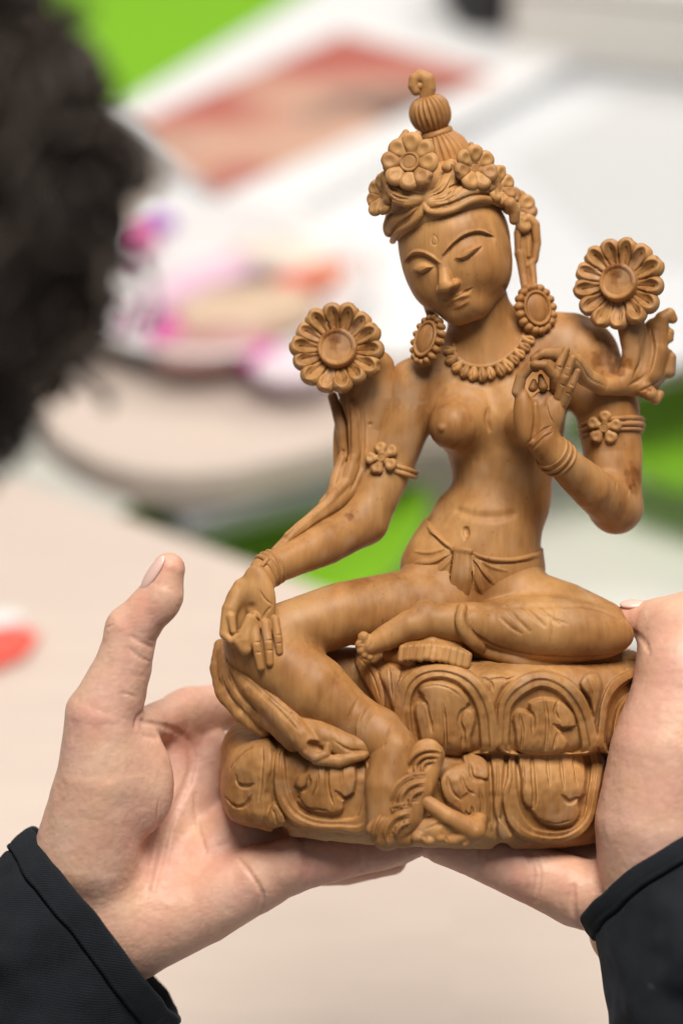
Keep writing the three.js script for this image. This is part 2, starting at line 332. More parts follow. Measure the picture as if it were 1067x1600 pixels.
carve(bodyList, [   // cracks and anklet lines on the leg, cloth lines on the folded leg
  [[[545, 1135], [549, 1112], [560, 1092]], 1.5, 's'], [[[556, 1152], [562, 1122], [576, 1100]], 2.2, 'u'], [[[566, 1150], [574, 1124], [588, 1106]], 1.8, 's'], [[[600, 1172], [603, 1152], [614, 1134]], 1.4, 's'],
  [[[864, 943], [863, 970], [862, 1004]], 1.3, 's'], [[[790, 946], [805, 965], [826, 986]], 2, 's', { k: 5 }], [[[815, 943], [828, 957], [850, 978]], 2, 's', { k: 5 }], [[[840, 945], [850, 958], [872, 974]], 1.6, 's', { k: 5 }], [[[868, 968], [886, 975]], 1.6, 's'],
  [[[782, 966], [800, 982], [814, 990]], 1.8, 's', { k: 4 }], [[[722, 952], [850, 946], [930, 950], [968, 968]], 3, 's', { lift: 0.7, k: 7 }],
  [[[559, 1006], [573, 1006]], 1.4, 's'], [[[577, 1012], [582, 1000]], 1.2, 's'],
  [[[984, 760], [980, 775]], 1.3, 's'], [[[961, 770], [964, 752]], 1.1, 's'],
]);
// hem of the cloth over the folded leg
carve(bodyList, [[[[722, 950], [719, 970], [728, 992], [752, 1012], [790, 1026], [850, 1036], [930, 1037], [985, 1030]], 10, 'u', { lift: 0.15, taper: 0.7, k: 1.5 }], [[[734, 952], [731, 970], [740, 988], [762, 1004], [796, 1016], [850, 1024], [930, 1025], [978, 1018]], 2.4, 's', { lift: -0.2, k: 1 }]]);

// ------------------------------------------------------------------ the head, in its own axes (u right, v up, w out of the face)
const HC = P(709, 401, 26), HR = new THREE.Matrix4().makeRotationFromEuler(new THREE.Euler(8 * Math.PI / 180, -17.5 * Math.PI / 180, 19.5 * Math.PI / 180, 'ZYX')), he = HR.elements;
const hp = (u, v, w) => [HC[0] + he[0] * u + he[4] * v + he[8] * w, HC[1] + he[1] * u + he[5] * v + he[9] * w, HC[2] + he[2] * u + he[6] * v + he[10] * w];
const hEll = (c, r, roll = 0, k = 8, op = 'u', yaw = 0, pitch = 0) => ellV(hp(...c), r, HR.clone().multiply(new THREE.Matrix4().makeRotationFromEuler(new THREE.Euler(pitch * Math.PI / 180, yaw * Math.PI / 180, roll * Math.PI / 180, 'ZYX'))).elements, k, op);
const hTube = (pts, k = 6, op = 'u') => tubeV(pts.map(([u, v, w, r]) => [...hp(u, v, w), r]), k, op);
const head = [
  hEll([8, 24, -8], [86, 94, 92], 0, 20), hEll([7, -30, 18], [74, 66, 66], 0, 26), hEll([4, -6, 26], [76, 72, 60], 0, 24),
  hTube([[-11, -73, 54, 27], [15, -73, 54, 27]], 18), hEll([38, -30, 50], [32, 32, 28], 0, 18), hEll([-32, -30, 50], [30, 32, 28], 0, 18),
];
const headCore = head.slice();
// the hollow under a brow: cut sharply along the brow line, dying away towards the cheek
function browHollow(pts, depth, reach) {
  const q = smooth2(pts, 2), x0 = q[0][0], x1 = q[q.length - 1][0], at = (px) => { for (let i = 1; i < q.length; i++) if (px <= q[i][0]) { const t = (px - q[i - 1][0]) / (q[i][0] - q[i - 1][0] + 1e-6); return q[i - 1][1] + (q[i][1] - q[i - 1][1]) * t; } return q[q.length - 1][1]; };
  const a = P(x0, Math.max(...q.map((p) => p[1])) + 60), c = P(x1, Math.min(...q.map((p) => p[1])));
  const f = (x, y, z) => { if (z < 10) return 0; const g = 1 - z / D, px = x / g + W / 2, py = H / 2 - y / g; if (px <= x0 || px >= x1) return 0; const d = py - at(px); if (d <= 0 || d > 60) return 0; const u = (px - x0) / (x1 - x0); return -depth * Math.min(1, d / 3) * Math.exp(-((d / reach) ** 2)) * Math.min(1, 6 * u, 6 * (1 - u)) * sstep(10, 40, z); };
  return { f, b: [a[0], a[1], 10, c[0], c[1], 400], op: 'h', k: 0 };
}
head.push(
  browHollow([[688, 405], [704, 382], [726, 366], [750, 361], [774, 370]], 6.5, 17), browHollow([[630, 408], [646, 395], [661, 395], [675, 402], [691, 416]], 6.5, 15),
  relief([[[[709, 405], [717, 393], [734, 383], [753, 383], [742, 397], [728, 407], [716, 409]], 3.5, 6, 3, 9], [[[643, 424], [650, 413], [664, 409], [679, 417], [668, 425], [656, 430]], 3.5, 6, 3, 9]], 10),
  hTube([[1, 20, 80, 6], [-2, -8, 88, 8.5], [-5, -29, 99, 11]], 4), hEll([-5, -33, 101], [13, 7.5, 9], 0, 3), hEll([8.5, -34, 91], [7, 6, 8], 0, 3), hEll([-17.5, -34, 91], [7, 6, 8], 0, 3),
  hEll([1, -57, 77], [22, 6, 11], 0, 5), hEll([-5, -55, 82], [10, 4, 8], 10, 4), hEll([8, -55, 82], [10, 4, 8], -10, 4), hEll([1, -66, 77], [17, 6.5, 11], 0, 4),
  // the ear with its long pierced lobe
  tube([[809, 398, 12, 5.5], [808, 364, 13, 5.5], [814, 347, 14, 6.5], [825, 340, 14, 7], [836, 351, 12, 7], [839, 380, 10, 6.5], [835, 406, 12, 6], [826, 414, 14, 6]], 1.5),
  ell([822, 382, 2], [16, 42, 9], [2, 10, 0], 2), tube([[819, 362, 8, 2.5], [826, 374, 9, 3], [826, 400, 10, 4]], 2),
  tube([[812, 398, 14, 8], [817, 430, 20, 7], [822, 456, 30, 7]], 3), tube([[830, 412, 12, 7], [833, 436, 20, 5.5], [833, 456, 30, 6]], 2), tube([[818, 410, 4, 8], [825, 450, 16, 9]], 4),
  tube([[664, 462, 10, 8], [672, 490, 40, 7]], 4),
);
carve(head, [
  [[[692, 397], [705, 381], [726, 365], [749, 360], [770, 367]], 2.2, 'u', { lift: -0.1, k: 2 }], [[[635, 403], [647, 394], [661, 394], [675, 401], [688, 411]], 2.2, 'u', { lift: -0.1, k: 2 }],
  [[[712, 405], [726, 407], [738, 399], [753, 386]], 2, 's', { lift: -0.2, k: 1.2 }], [[[645, 423], [658, 428], [677, 419]], 2, 's', { lift: -0.2, k: 1.2 }],
  [[[692, 469], [704, 466], [712, 464], [722, 459], [738, 451]], 2.3, 's', { lift: -0.2, k: 1.2 }], [[[702, 480], [713, 478], [724, 472]], 2.2, 's', { lift: 0.5, k: 4 }],
  [[[678, 367], [674, 374], [675, 381], [680, 383], [684, 378], [682, 371], [678, 367]], 1.1, 's', { taper: 1, step: 3, lift: 0.1 }],
  [[[705, 451], [706, 458]], 2.5, 's', { lift: 0.8, k: 4 }],
], {});
const headMesh = sculpt(head, 1.7, woodColour, STATUE_BASE, woodGrain), bodyMesh = sculpt(bodyList, 2.5, woodColour, STATUE_BASE, woodGrain), handMesh = sculpt(handList, 1.5, woodColour, STATUE_BASE, woodGrain);
const body = part('body', mergeGeometries([bodyMesh, headMesh, handMesh]), WOOD, statue);
console.log('body', (bodyMesh.index.count + headMesh.index.count) / 3 | 0);

// ------------------------------------------------------------------ lotus seat
function drum(c, a, b, hy, rr, rot, n = 2.5, k = 6, op = 'u') {      // a rounded drum of oval plan
  const [cx, cy, cz] = P(...c), e = M3(...rot);
  const f = (x, y, z) => {
    x -= cx; y -= cy; z -= cz;
    const u = e[0] * x + e[1] * y + e[2] * z, v = e[4] * x + e[5] * y + e[6] * z, w = e[8] * x + e[9] * y + e[10] * z;
    const qa = Math.abs(u) / a, qb = Math.abs(w) / b, pa = Math.pow(qa, n - 1), pb = Math.pow(qb, n - 1), q = Math.pow(pa * qa + pb * qb, 1 / n) + 1e-6;
    const g = Math.pow(q, 1 - n) * Math.hypot(pa / a, pb / b) + 1e-6, rad = Math.max((q - 1) / g, -Math.min(a, b)), dx = rad + rr, dy = Math.abs(v) - hy + rr;
    return Math.hypot(Math.max(dx, 0), Math.max(dy, 0)) + Math.min(Math.max(dx, dy), 0) - rr;
  };
  const R = Math.hypot(a, hy + 20), Z = b + hy * 0.4;
  return { f, b: [cx - a - 12, cy - hy - 45, cz - Z, cx + a + 12, cy + hy + 45, cz + Z], op, k };
}
const ROT = [-1, 6, 7];
// the seat was left rougher from the knife than the figure
const cutGrain = (x, y, z) => woodGrain(x, y, z) + (noise(x / 5.5, y / 12, z / 5.5) - 0.5) * 1.1 + (noise(x / 14 + 3, y / 9, z / 14) - 0.5) * 1.2;
const carve2 = (list, specs) => carve(list, specs.map(([p, r, op, o = {}]) => op === 's' ? [p, r, op, { ...o, k: 1.2, lift: (o.lift ?? 0.1) - 0.3 }] : r > 30 ? [p, r, op, o] : [p, r, op, { ...o, k: 1.4, lift: (o.lift ?? -0.3) + 0.2 }]));
const z6 = (p) => p.map(([x, y]) => [540 + x / 2.2229, 900 + y / 2.2229]), z7 = (p) => p.map(([x, y]) => [330 + x / 2.371, 1100 + y / 2.371]);
const upperSeat = [drum([776, 1080, 0], 232, 184, 69, 34, ROT, 2.4), relief([
  [z6([[5, 255], [60, 262], [112, 325], [142, 420], [132, 500], [100, 440], [55, 360]]), 6, 6, 3], [z6([[108, 335], [150, 300], [195, 325], [188, 385], [165, 470], [140, 400]]), 7, 6, 4],
  [z6([[455, 345], [500, 330], [560, 340], [600, 345], [545, 395], [515, 470], [490, 400]]), 4, 7], [z6([[808, 375], [830, 336], [872, 336], [892, 372], [880, 450], [862, 520], [842, 430]]), 7, 6, 4],
  [z6([[165, 500], [170, 420], [192, 358], [238, 318], [320, 302], [402, 316], [464, 356], [503, 418], [524, 480], [530, 545], [526, 612], [400, 616], [250, 600], [180, 550]]), 9, 3.4],
  [z6([[198, 500], [202, 425], [220, 375], [256, 341], [320, 326], [392, 341], [444, 376], [478, 428], [496, 485], [500, 545], [498, 615], [250, 605], [210, 550]]), 5.5, 4],
  [z6([[222, 500], [224, 432], [242, 388], [272, 361], [325, 349], [383, 363], [424, 398], [452, 445], [466, 500], [470, 555], [468, 612], [300, 610], [236, 560]]), -3, 5],
  [z6([[250, 400], [262, 374], [308, 363], [362, 371], [408, 398], [434, 438], [426, 456], [446, 470], [454, 505], [440, 560], [432, 614], [270, 608], [250, 540], [236, 470], [244, 440], [262, 430], [266, 420]]), 4, 6, 3, 20],
  [z6([[532, 612], [524, 520], [528, 440], [556, 390], [598, 350], [648, 330], [712, 332], [774, 358], [824, 408], [854, 470], [872, 540], [876, 610], [700, 618]]), 9, 3.4],
  [z6([[550, 612], [544, 520], [550, 450], [578, 405], [618, 375], [660, 356], [706, 358], [758, 384], [800, 430], [826, 480], [842, 540], [846, 612], [700, 618]]), 5.5, 4],
  [z6([[572, 612], [566, 520], [574, 460], [598, 425], [634, 399], [670, 383], [706, 386], [748, 410], [783, 450], [804, 495], [816, 545], [818, 612], [700, 616]]), -3, 5],
  [z6([[632, 440], [650, 428], [690, 420], [736, 428], [778, 458], [801, 500], [797, 528], [750, 536], [772, 575], [758, 614], [600, 614], [584, 540], [577, 482], [600, 460], [622, 464], [636, 470]]), 4, 6, 3, 20],
  [z6([[880, 612], [876, 500], [886, 430], [920, 362], [980, 325], [1040, 310], [1060, 612]]), 9, 3.4], [z6([[906, 612], [902, 500], [912, 440], [946, 388], [1000, 352], [1060, 340], [1060, 612]]), -4, 6], [z6([[930, 612], [925, 500], [945, 440], [990, 400], [1060, 390], [1060, 612]]), 4, 6, 4],
], 20, 1.05)];
carve2(upperSeat, [
  [z6([[256, 424], [276, 440], [286, 478], [300, 545]]), 3.6, 's'], [z6([[340, 446], [346, 520], [350, 606]]), 2.6, 's'], [z6([[430, 452], [404, 474], [397, 506], [410, 545], [406, 600]]), 3.2, 's'], [z6([[268, 388], [310, 380], [360, 392], [400, 420]]), 1.6, 's', { lift: 0.4 }],
  [z6([[630, 462], [652, 496], [650, 545]]), 3.6, 's'], [z6([[690, 422], [702, 500], [694, 606]]), 2.4, 's'], [z6([[800, 524], [752, 532], [722, 516]]), 3.8, 's'], [z6([[606, 478], [616, 540], [610, 604]]), 2.2, 's'], [z6([[738, 432], [728, 470], [742, 502]]), 2.4, 's'], [z6([[735, 545], [722, 604]]), 2, 's'],
  [z6([[840, 350], [850, 390], [860, 430]]), 2, 's'], [z6([[150, 315], [155, 370], [160, 420]]), 2, 's'], [z6([[40, 275], [90, 340], [120, 430]]), 2, 's'], [z6([[470, 350], [505, 372], [512, 400]]), 2.4, 's'], [z6([[540, 350], [560, 360], [590, 345]]), 2.4, 's'], [z6([[500, 360], [560, 352]]), 2, 's'], [z6([[955, 470], [990, 430], [1040, 415]]), 2, 's'],
]);
wood('lotus_seat', upperSeat, 1.8, statue, STATUE_BASE, cutGrain);
const lowerSeat = [drum([664, 1215, 0], 320, 194, 70, 44, [-3, 6, 7]), drum([745, 1150, 0], 225, 158, 34, 8, ROT), ...[[438, 1301, 12], [784, 1330, 13], [938, 1334, 12]].map(([x, y, r]) => tube([[x, y, -220, r], [x, y, 260, r]], 7, 's')), relief([
  [z7([[30, 330], [46, 230], [108, 150], [222, 100], [246, 200], [220, 330], [212, 445], [130, 462], [58, 436]]), 6, 14, 6, 30], [z7([[200, 446], [232, 360], [280, 440], [240, 462]]), 6, 5, 3],
  [z7([[230, 250], [238, 350], [288, 432], [370, 468], [470, 474], [580, 474], [590, 160], [250, 160]]), 8, 3.4], [z7([[250, 250], [260, 345], [306, 412], [380, 448], [478, 454], [562, 446], [570, 160], [262, 160]]), 4, 4], [z7([[272, 250], [286, 340], [326, 398], [392, 428], [480, 433], [548, 418], [554, 160], [276, 160]]), -3, 5],
  [z7([[306, 300], [318, 262], [345, 248], [362, 215], [420, 185], [524, 175], [534, 330], [502, 354], [488, 404], [380, 404], [318, 364], [324, 326]]), 3.5, 6, 4, 20],
  [z6([[542, 755], [558, 850], [600, 902], [670, 930], [760, 930], [822, 903], [864, 850], [880, 770], [884, 600], [575, 600], [558, 700]]), 8, 3.4], [z6([[562, 755], [580, 838], [620, 886], [680, 908], [756, 908], [808, 880], [844, 834], [858, 765], [862, 600], [578, 600], [574, 700]]), 4.5, 4], [z6([[585, 640], [590, 740], [610, 826], [650, 876], [710, 890], [780, 880], [822, 842], [840, 770], [840, 600], [584, 600]]), -3, 5],
  [z6([[598, 590], [814, 590], [832, 758], [812, 784], [816, 832], [790, 867], [720, 875], [668, 853], [640, 816], [612, 786], [604, 700]]), 3.5, 6, 5, 22],
  [z6([[500, 600], [548, 600], [548, 720], [534, 860], [514, 830], [508, 700]]), 5, 5, 2], [z6([[528, 838], [560, 868], [582, 912], [545, 926], [524, 892]]), 7, 5, 3],
  [z6([[318, 720], [340, 668], [400, 640], [470, 640], [494, 720], [490, 880], [430, 885], [400, 830], [345, 790]]), 6, 8, 5, 24], [z6([[355, 700], [400, 675], [440, 700], [450, 760], [420, 800], [385, 770]]), 8, 6, 5], [z6([[400, 620], [450, 610], [490, 640], [498, 705], [460, 715], [430, 690]]), 8, 5, 3], [z6([[392, 780], [440, 745], [470, 790], [455, 840], [415, 845]]), 9, 5, 3],
], 20, 1.05)];
carve2(lowerSeat, [
  [z7([[92, 262], [98, 296], [130, 308], [158, 298]]), 3.4, 's'], [z7([[50, 346], [90, 380], [125, 376], [150, 340]]), 3, 's'], [z7([[190, 160], [186, 260], [176, 360]]), 3, 's'], [z7([[225, 390], [238, 420], [240, 445]]), 2, 's'], [z7([[70, 240], [110, 190], [170, 150]]), 2.4, 's'],
  [z7([[312, 312], [340, 320], [362, 302], [360, 262]]), 3.8, 's'], [z7([[320, 346], [352, 384], [440, 400]]), 2.8, 's'], [z7([[430, 190], [434, 320], [456, 382]]), 3.2, 's'], [z7([[460, 322], [492, 350], [530, 334]]), 3.8, 's'], [z7([[390, 210], [396, 290], [376, 345]]), 1.8, 's'], [z7([[480, 200], [486, 290]]), 1.8, 's'],
  [z6([[644, 610], [656, 770], [650, 806], [630, 808]]), 3.6, 's'], [z6([[752, 762], [776, 786], [814, 770]]), 3.8, 's'], [z6([[698, 620], [708, 730]]), 2.2, 's'], [z6([[742, 610], [758, 740]]), 2.8, 's'], [z6([[788, 620], [806, 730]]), 2, 's'], [z6([[668, 842], [720, 862], [784, 850]]), 1.8, 's', { lift: 0.4 }], [z6([[614, 640], [622, 740]]), 2, 's'],
  [z6([[418, 812], [424, 830], [440, 826], [438, 800]]), 2.6, 's'], [z6([[430, 650], [445, 700], [490, 710]]), 3, 's'], [z6([[350, 690], [370, 750], [400, 780]]), 2.4, 's'], [z6([[400, 690], [420, 740], [450, 760]]), 2, 's'], [z6([[322, 700], [336, 770], [360, 800]]), 2.2, 's'], [z6([[500, 640], [506, 760], [510, 890]]), 2.4, 's'], [z6([[526, 640], [530, 720], [522, 800]]), 2, 's'], [z6([[465, 740], [475, 800], [460, 860]]), 2, 's'],
]);
wood('lotus_plinth', lowerSeat, 1.8, statue, STATUE_BASE, cutGrain);

// the fringe of stamens under the foot, one rib after another
const fringe = [tube([[640, 1016, 136, 16], [675, 1008, 140, 20], [712, 1018, 138, 16]], 8), tube([[612, 1024, 120, 14], [640, 1030, 150, 12]], 6)];
for (let i = 0; i < 11; i++) { const t = i / 10, x = 627 + t * 102, y = 1013 + 12 * t * t - 4 * Math.sin(t * 3), w = rr(5.6, 7.2); fringe.push(tube([[676 + (x - 676) * 0.35, 998 + rr(-1, 2), 136, 3.5], [x + 2, y, 168 + rr(-2, 2), w], [x - 1 + rr(-1, 1), y + 14 + rr(0, 4), 172, w * 0.9]], 2.5)); }
fringe.push(tube([[630, 1022, 160, 9], [676, 1020, 164, 10], [726, 1028, 160, 9]], 3));
wood('stamen_fringe', fringe, 1.8);

// drapery and turned-down petals under the hanging knee
const drape = [
  ell([470, 1104, 70], [112, 56, 60], [-30, 0, 0], 10), tube([[430, 1052, 20, 44], [520, 1052, 40, 44], [580, 1056, 50, 40]], 8),
  tube([[346, 1010, 70, 12], [341, 1044, 96, 13], [352, 1082, 118, 15], [380, 1116, 132, 15], [412, 1142, 138, 11]], 3), tube([[352, 1022, 92, 13], [358, 1056, 120, 15], [380, 1090, 138, 15], [410, 1122, 146, 13]], 3),
  tube([[366, 1044, 124, 11], [392, 1074, 152, 15], [426, 1104, 172, 18], [458, 1138, 186, 20], [490, 1170, 194, 19]], 3), tube([[376, 1066, 120, 14], [420, 1112, 150, 22], [462, 1150, 170, 24]], 6),
  tube([[470, 1128, 170, 16], [506, 1150, 186, 20], [540, 1166, 190, 20], [572, 1168, 184, 18]], 4), tube([[494, 1186, 200, 9], [530, 1190, 204, 9], [566, 1180, 200, 8]], 2),
  ell([497, 1168, 212], [17, 9, 16], [-24, 0, 0], 2, 's'), tube([[480, 1176, 206, 6.5], [492, 1184, 208, 6], [510, 1178, 206, 6], [512, 1164, 204, 5], [500, 1160, 200, 4]], 1.5),
];
carve(drape, [[[[380, 1058], [420, 1094], [470, 1146]], 3, 's', { lift: -0.1, k: 1.5 }], [[[356, 1040], [370, 1078], [404, 1114]], 3, 's', { lift: -0.1, k: 1.5 }], [[[396, 1064], [430, 1096], [470, 1130]], 2.4, 's', { lift: -0.1, k: 1.5 }], [[[344, 1050], [358, 1086], [390, 1120]], 2, 's', { lift: -0.1, k: 1.5 }], [[[452, 1126], [458, 1114], [470, 1122]], 2.4, 's', { k: 1.5 }], [[[520, 1156], [545, 1172], [575, 1174]], 2.4, 's', { lift: 0, k: 1.5 }]]);
wood('drapery', drape, 2, statue, STATUE_BASE, cutGrain);

// small lotus beside the hanging foot, with its bud on a rod and a scrolled leaf
const footLotus = [
  tube([[674, 1180, 202, 20], [656, 1222, 214, 24], [632, 1274, 222, 28], [604, 1306, 224, 22]], 8), tube([[606, 1306, 224, 18], [634, 1308, 222, 16]], 4),
  ell([664, 1182, 216], [28, 24, 12], [50, 0, 0], 3), ell([640, 1238, 230], [34, 24, 13], [16, 0, 0], 3), ell([610, 1292, 236], [36, 18, 13], [6, 0, 0], 3),
];
const fan = (cx, cy, R, a0, a1) => [
  ...[1, 0.68, 0.38].map((q) => [Array.from({ length: 9 }, (_, i) => { const a = (a0 + (a1 - a0) * i / 8) * Math.PI / 180; return [cx + Math.cos(a) * R * q, cy - Math.sin(a) * R * q * 0.86]; }), 3.4, 'u', { lift: 0.1, k: 1.2 }]),
  ...[0.84, 0.52].map((q) => [Array.from({ length: 9 }, (_, i) => { const a = (a0 + (a1 - a0) * i / 8) * Math.PI / 180; return [cx + Math.cos(a) * R * q, cy - Math.sin(a) * R * q * 0.86]; }), 2.2, 's', { lift: -0.2, k: 1 }]),
  ...[0.2, 0.4, 0.6, 0.8].map((t) => { const a = (a0 + (a1 - a0) * t) * Math.PI / 180; return [[[cx + Math.cos(a) * R * 0.1, cy - Math.sin(a) * R * 0.1], [cx + Math.cos(a) * R * 0.6, cy - Math.sin(a) * R * 0.5]], 1.5, 's', { lift: -0.2, k: 1 }]; }),
];
carve(footLotus, [...fan(672, 1200, 34, 60, 215), ...fan(660, 1252, 50, 85, 205), ...fan(640, 1304, 56, 90, 200)]);
wood('foot_lotus', footLotus, 1.6);
const rod = [tube([[664, 1252, 230, 11], [700, 1276, 240, 13], [740, 1298, 238, 16]], 4), tube([[740, 1298, 230, 18], [748, 1282, 224, 12]], 6), tube([[640, 1300, 220, 14], [680, 1296, 224, 22], [708, 1304, 224, 16]], 8), ...[0, 1, 2, 3, 4].map((i) => ell([652 + i * 18, 1308 + (i % 2) * 5, 234], [11, 9, 12], [20 - i * 12, 0, 0], 2)), tube([[712, 1312, 238, 9], [726, 1306, 240, 8], [734, 1312, 238, 7], [726, 1318, 238, 6]], 2)];
carve(rod, [[[[664, 1296], [690, 1288], [712, 1298]], 3, 's', { lift: 0.2 }], [[[650, 1300], [668, 1312]], 2, 's'], [[[690, 1300], [700, 1316]], 2, 's'], [[[735, 1284], [746, 1296]], 1.6, 's']]);
wood('lotus_bud', rod, 2);

// ------------------------------------------------------------------ waist cloth, ornaments
const WL = [[560, 800], [640, 806], [672, 816], [690, 836], [712, 857], [735, 859], [760, 869], [800, 871], [846, 862], [900, 850]].map(([x, y]) => P(x, y, 70).slice(0, 2));
const waistLine = (x) => { for (let i = 1; i < WL.length; i++) if (x < WL[i][0] || i === WL.length - 1) { const t = (x - WL[i - 1][0]) / (WL[i][0] - WL[i - 1][0]); return WL[i - 1][1] + (WL[i][1] - WL[i - 1][1]) * t; } };
const cloth = [...torso, { f: () => -3.2, op: 'd', k: 0 }, { f: (x, y, z) => (y - waistLine(x) - Math.max(0, 40 - z) * 0.12) * 0.75, op: 'i', k: 3, b: [-1e3, P(0, 990)[1], -300, 1e3, P(0, 800)[1], 300] }];
carve(cloth, [
  [[[668, 822], [684, 840], [708, 858]], 4, 'u', { lift: 0 }], [[[738, 864], [764, 873], [800, 875], [844, 866]], 4, 'u', { lift: 0 }],
  [[[715, 858], [712, 890], [702, 948]], 8, 'u', { lift: -0.15, r2: 10, taper: 0.8 }], [[[722, 860], [721, 895], [713, 950]], 8, 'u', { lift: -0.1, r2: 10, taper: 0.8 }], [[[729, 862], [730, 896], [724, 948]], 8, 'u', { lift: -0.15, r2: 10, taper: 0.8 }], [[[709, 859], [734, 862]], 7, 'u', { lift: 0.1, taper: 0.8 }],
  [[[704, 864], [684, 876], [648, 880]], 5, 'u', { lift: -0.45 }], [[[706, 870], [688, 890], [662, 908]], 5, 'u', { lift: -0.45 }], [[[696, 857], [672, 864], [648, 862]], 2.6, 'u', { lift: -0.2 }],
  [[[738, 870], [752, 890], [772, 912]], 5, 'u', { lift: -0.45 }], [[[738, 880], [744, 902], [754, 930]], 5, 'u', { lift: -0.45 }], [[[744, 868], [764, 884], [792, 892]], 2.4, 'u', { lift: -0.2 }],
  [[[674, 834], [690, 850], [704, 862]], 2, 's'], [[[742, 872], [770, 880], [842, 874]], 2, 's'], [[[702, 868], [682, 882], [650, 888]], 2, 's'], [[[740, 876], [752, 896], [766, 912]], 2, 's'], [[[718, 864], [716, 900], [707, 950]], 3, 's', { lift: -0.2, k: 1.5 }], [[[726, 864], [726, 900], [720, 950]], 3, 's', { lift: -0.2, k: 1.5 }], [[[711, 866], [706, 900], [696, 944]], 2.6, 's', { lift: 0, k: 1.5 }], [[[733, 868], [736, 900], [732, 944]], 2.6, 's', { lift: 0, k: 1.5 }],
]);
wood('waist_cloth', cloth, 2.3);

// orientation helpers for separate carved pieces
function frame(n, up) { const z = new THREE.Vector3(...n).normalize(), x = new THREE.Vector3().crossVectors(new THREE.Vector3(...up), z).normalize(), y = new THREE.Vector3().crossVectors(z, x); return new THREE.Quaternion().setFromRotationMatrix(new THREE.Matrix4().makeBasis(x, y, z)); }
const local = (v, base = STATUE_BASE) => new THREE.Vector3((v[0] - base[0]) * S, (v[1] - base[1]) * S, (v[2] - base[2]) * S);
const at0 = (ox, oy) => (x, y, z) => woodColour(x + ox, y + oy, z);
const raw = (list, h, seed = 0) => sculpt(list, h, at0(seed * 137, seed * 71), [0, 0, 0], (x, y, z) => woodGrain(x + seed * 91, y - seed * 57, z));
const E0 = M3();
// big fluted petal of the side lotuses, lying along +x, open to +z
const bigPetal = [0, 1, 2, 3].map((s) => {
  const w = 14.4 + (s % 2) * 1.2, l = [
    tubeV([[0, 0, -3, 7], [20, 0, -1, 10], [34, 0, 2, w - 2]], 5), ellV([34, 0, 2], [14, w, 11], E0, 5), ellV([24, 0, 15], [26, 9, 11], M3(0, -9, 0), 2.5, 's'),
    tubeV([[4, -1, 3, 1.2], [34, -2 + s, 5, 1.6]], 1.2, 's'),
  ];
  if (s === 1) l.push(ellV([52, 8, 4], [8, 8, 20], E0, 2, 's')); if (s === 3) l.push(ellV([50, -10, 0], [6, 7, 20], E0, 2, 's')); if (s === 2) l.push(ellV([53, 0, 6], [7, 22, 22], E0, 2, 's'));
  return raw(l, 1.7, s + 1);
});
const roundPetal = [0, 1, 2].map((s) => raw([tubeV([[4, 0, 0, 5.5], [16, 0, 0, 8.5]], 3), ellV([17, 0, 0], [10.5, 10.5, 7], E0, 3), ellV([17, 0, 12], [11, 7, 7], E0, 2.5, 's'), ...(s === 2 ? [ellV([28, 6, 2], [4, 5, 9], E0, 2, 's')] : [])], 1.3, s + 7));
const ringV = (R, r, z, op, k) => tubeV(Array.from({ length: 33 }, (_, i) => [Math.cos(i / 32 * 6.2832) * R, Math.sin(i / 32 * 6.2832) * R, z, r]), k, op);
const cap = (z0, k) => ({ f: (x, y, z) => z - z0, op: 'i', k });
const discBig = raw([tubeV([[0, 0, -14, 33], [0, 0, 6, 31]], 3), cap(18, 5), ringV(21.5, 1.9, 18.6, 's', 1), ellV([0, 0, 40], [70, 70, 24.6], E0, 2, 's'), ringV(26.5, 3.2, 15.4, 'u', 3)], 1.6, 3);
const discBud = raw([ellV([0, 0, 0], [15, 15, 12], E0, 2), cap(8, 3), ringV(9.4, 1.5, 8.4, 's', 0.8), ringV(11.8, 1.8, 7, 'u', 1.5)], 1.1, 4);
function blossom(name, centre, n, up, { petals, R, disc, geos, size = 1, tilt = 14, dscale = 1, from = 0, arc = 360, long = 1, wide = 1, back = 0 }) {
  const c = part(name, disc, WOOD, statue); c.position.copy(local(centre)); c.quaternion.copy(frame(n, up)); c.scale.setScalar(dscale);
  for (let i = 0; i < petals; i++) {
    const a = (from + (arc / petals) * (i + rr(-0.06, 0.06))) * Math.PI / 180, m = part('petal', geos[i % geos.length], WOOD, c), t = (tilt + rr(-4, 4)) * Math.PI / 180;
    m.position.set(Math.cos(a) * R * S / dscale, Math.sin(a) * R * S / dscale, (back + rr(-1, 1)) * S / dscale); m.rotation.set(0, 0, a); m.rotateY(-t); m.rotateX(rr(-0.1, 0.1)); const s = size * rr(0.95, 1.05) / dscale; m.scale.set(s * long, s * wide, s);
  }
  return c;
}
const flowerA = P(528, 546, 40), nA = [-0.12, 0.16, 1], flowerB = P(967, 443, 60), nB = [-0.34, 0.10, 1];
blossom('lotus_flower', flowerA, nA, [0.05, 1, 0], { petals: 14, R: 26, disc: discBig, geos: bigPetal, size: 1.02, tilt: 20, wide: 1.06, back: -2 });
blossom('lotus_flower', flowerB, nB, [0.1, 1, 0], { petals: 13, R: 23, disc: discBig, geos: bigPetal, size: 1.06, tilt: 12, dscale: 0.95, wide: 1.04, back: -4 });
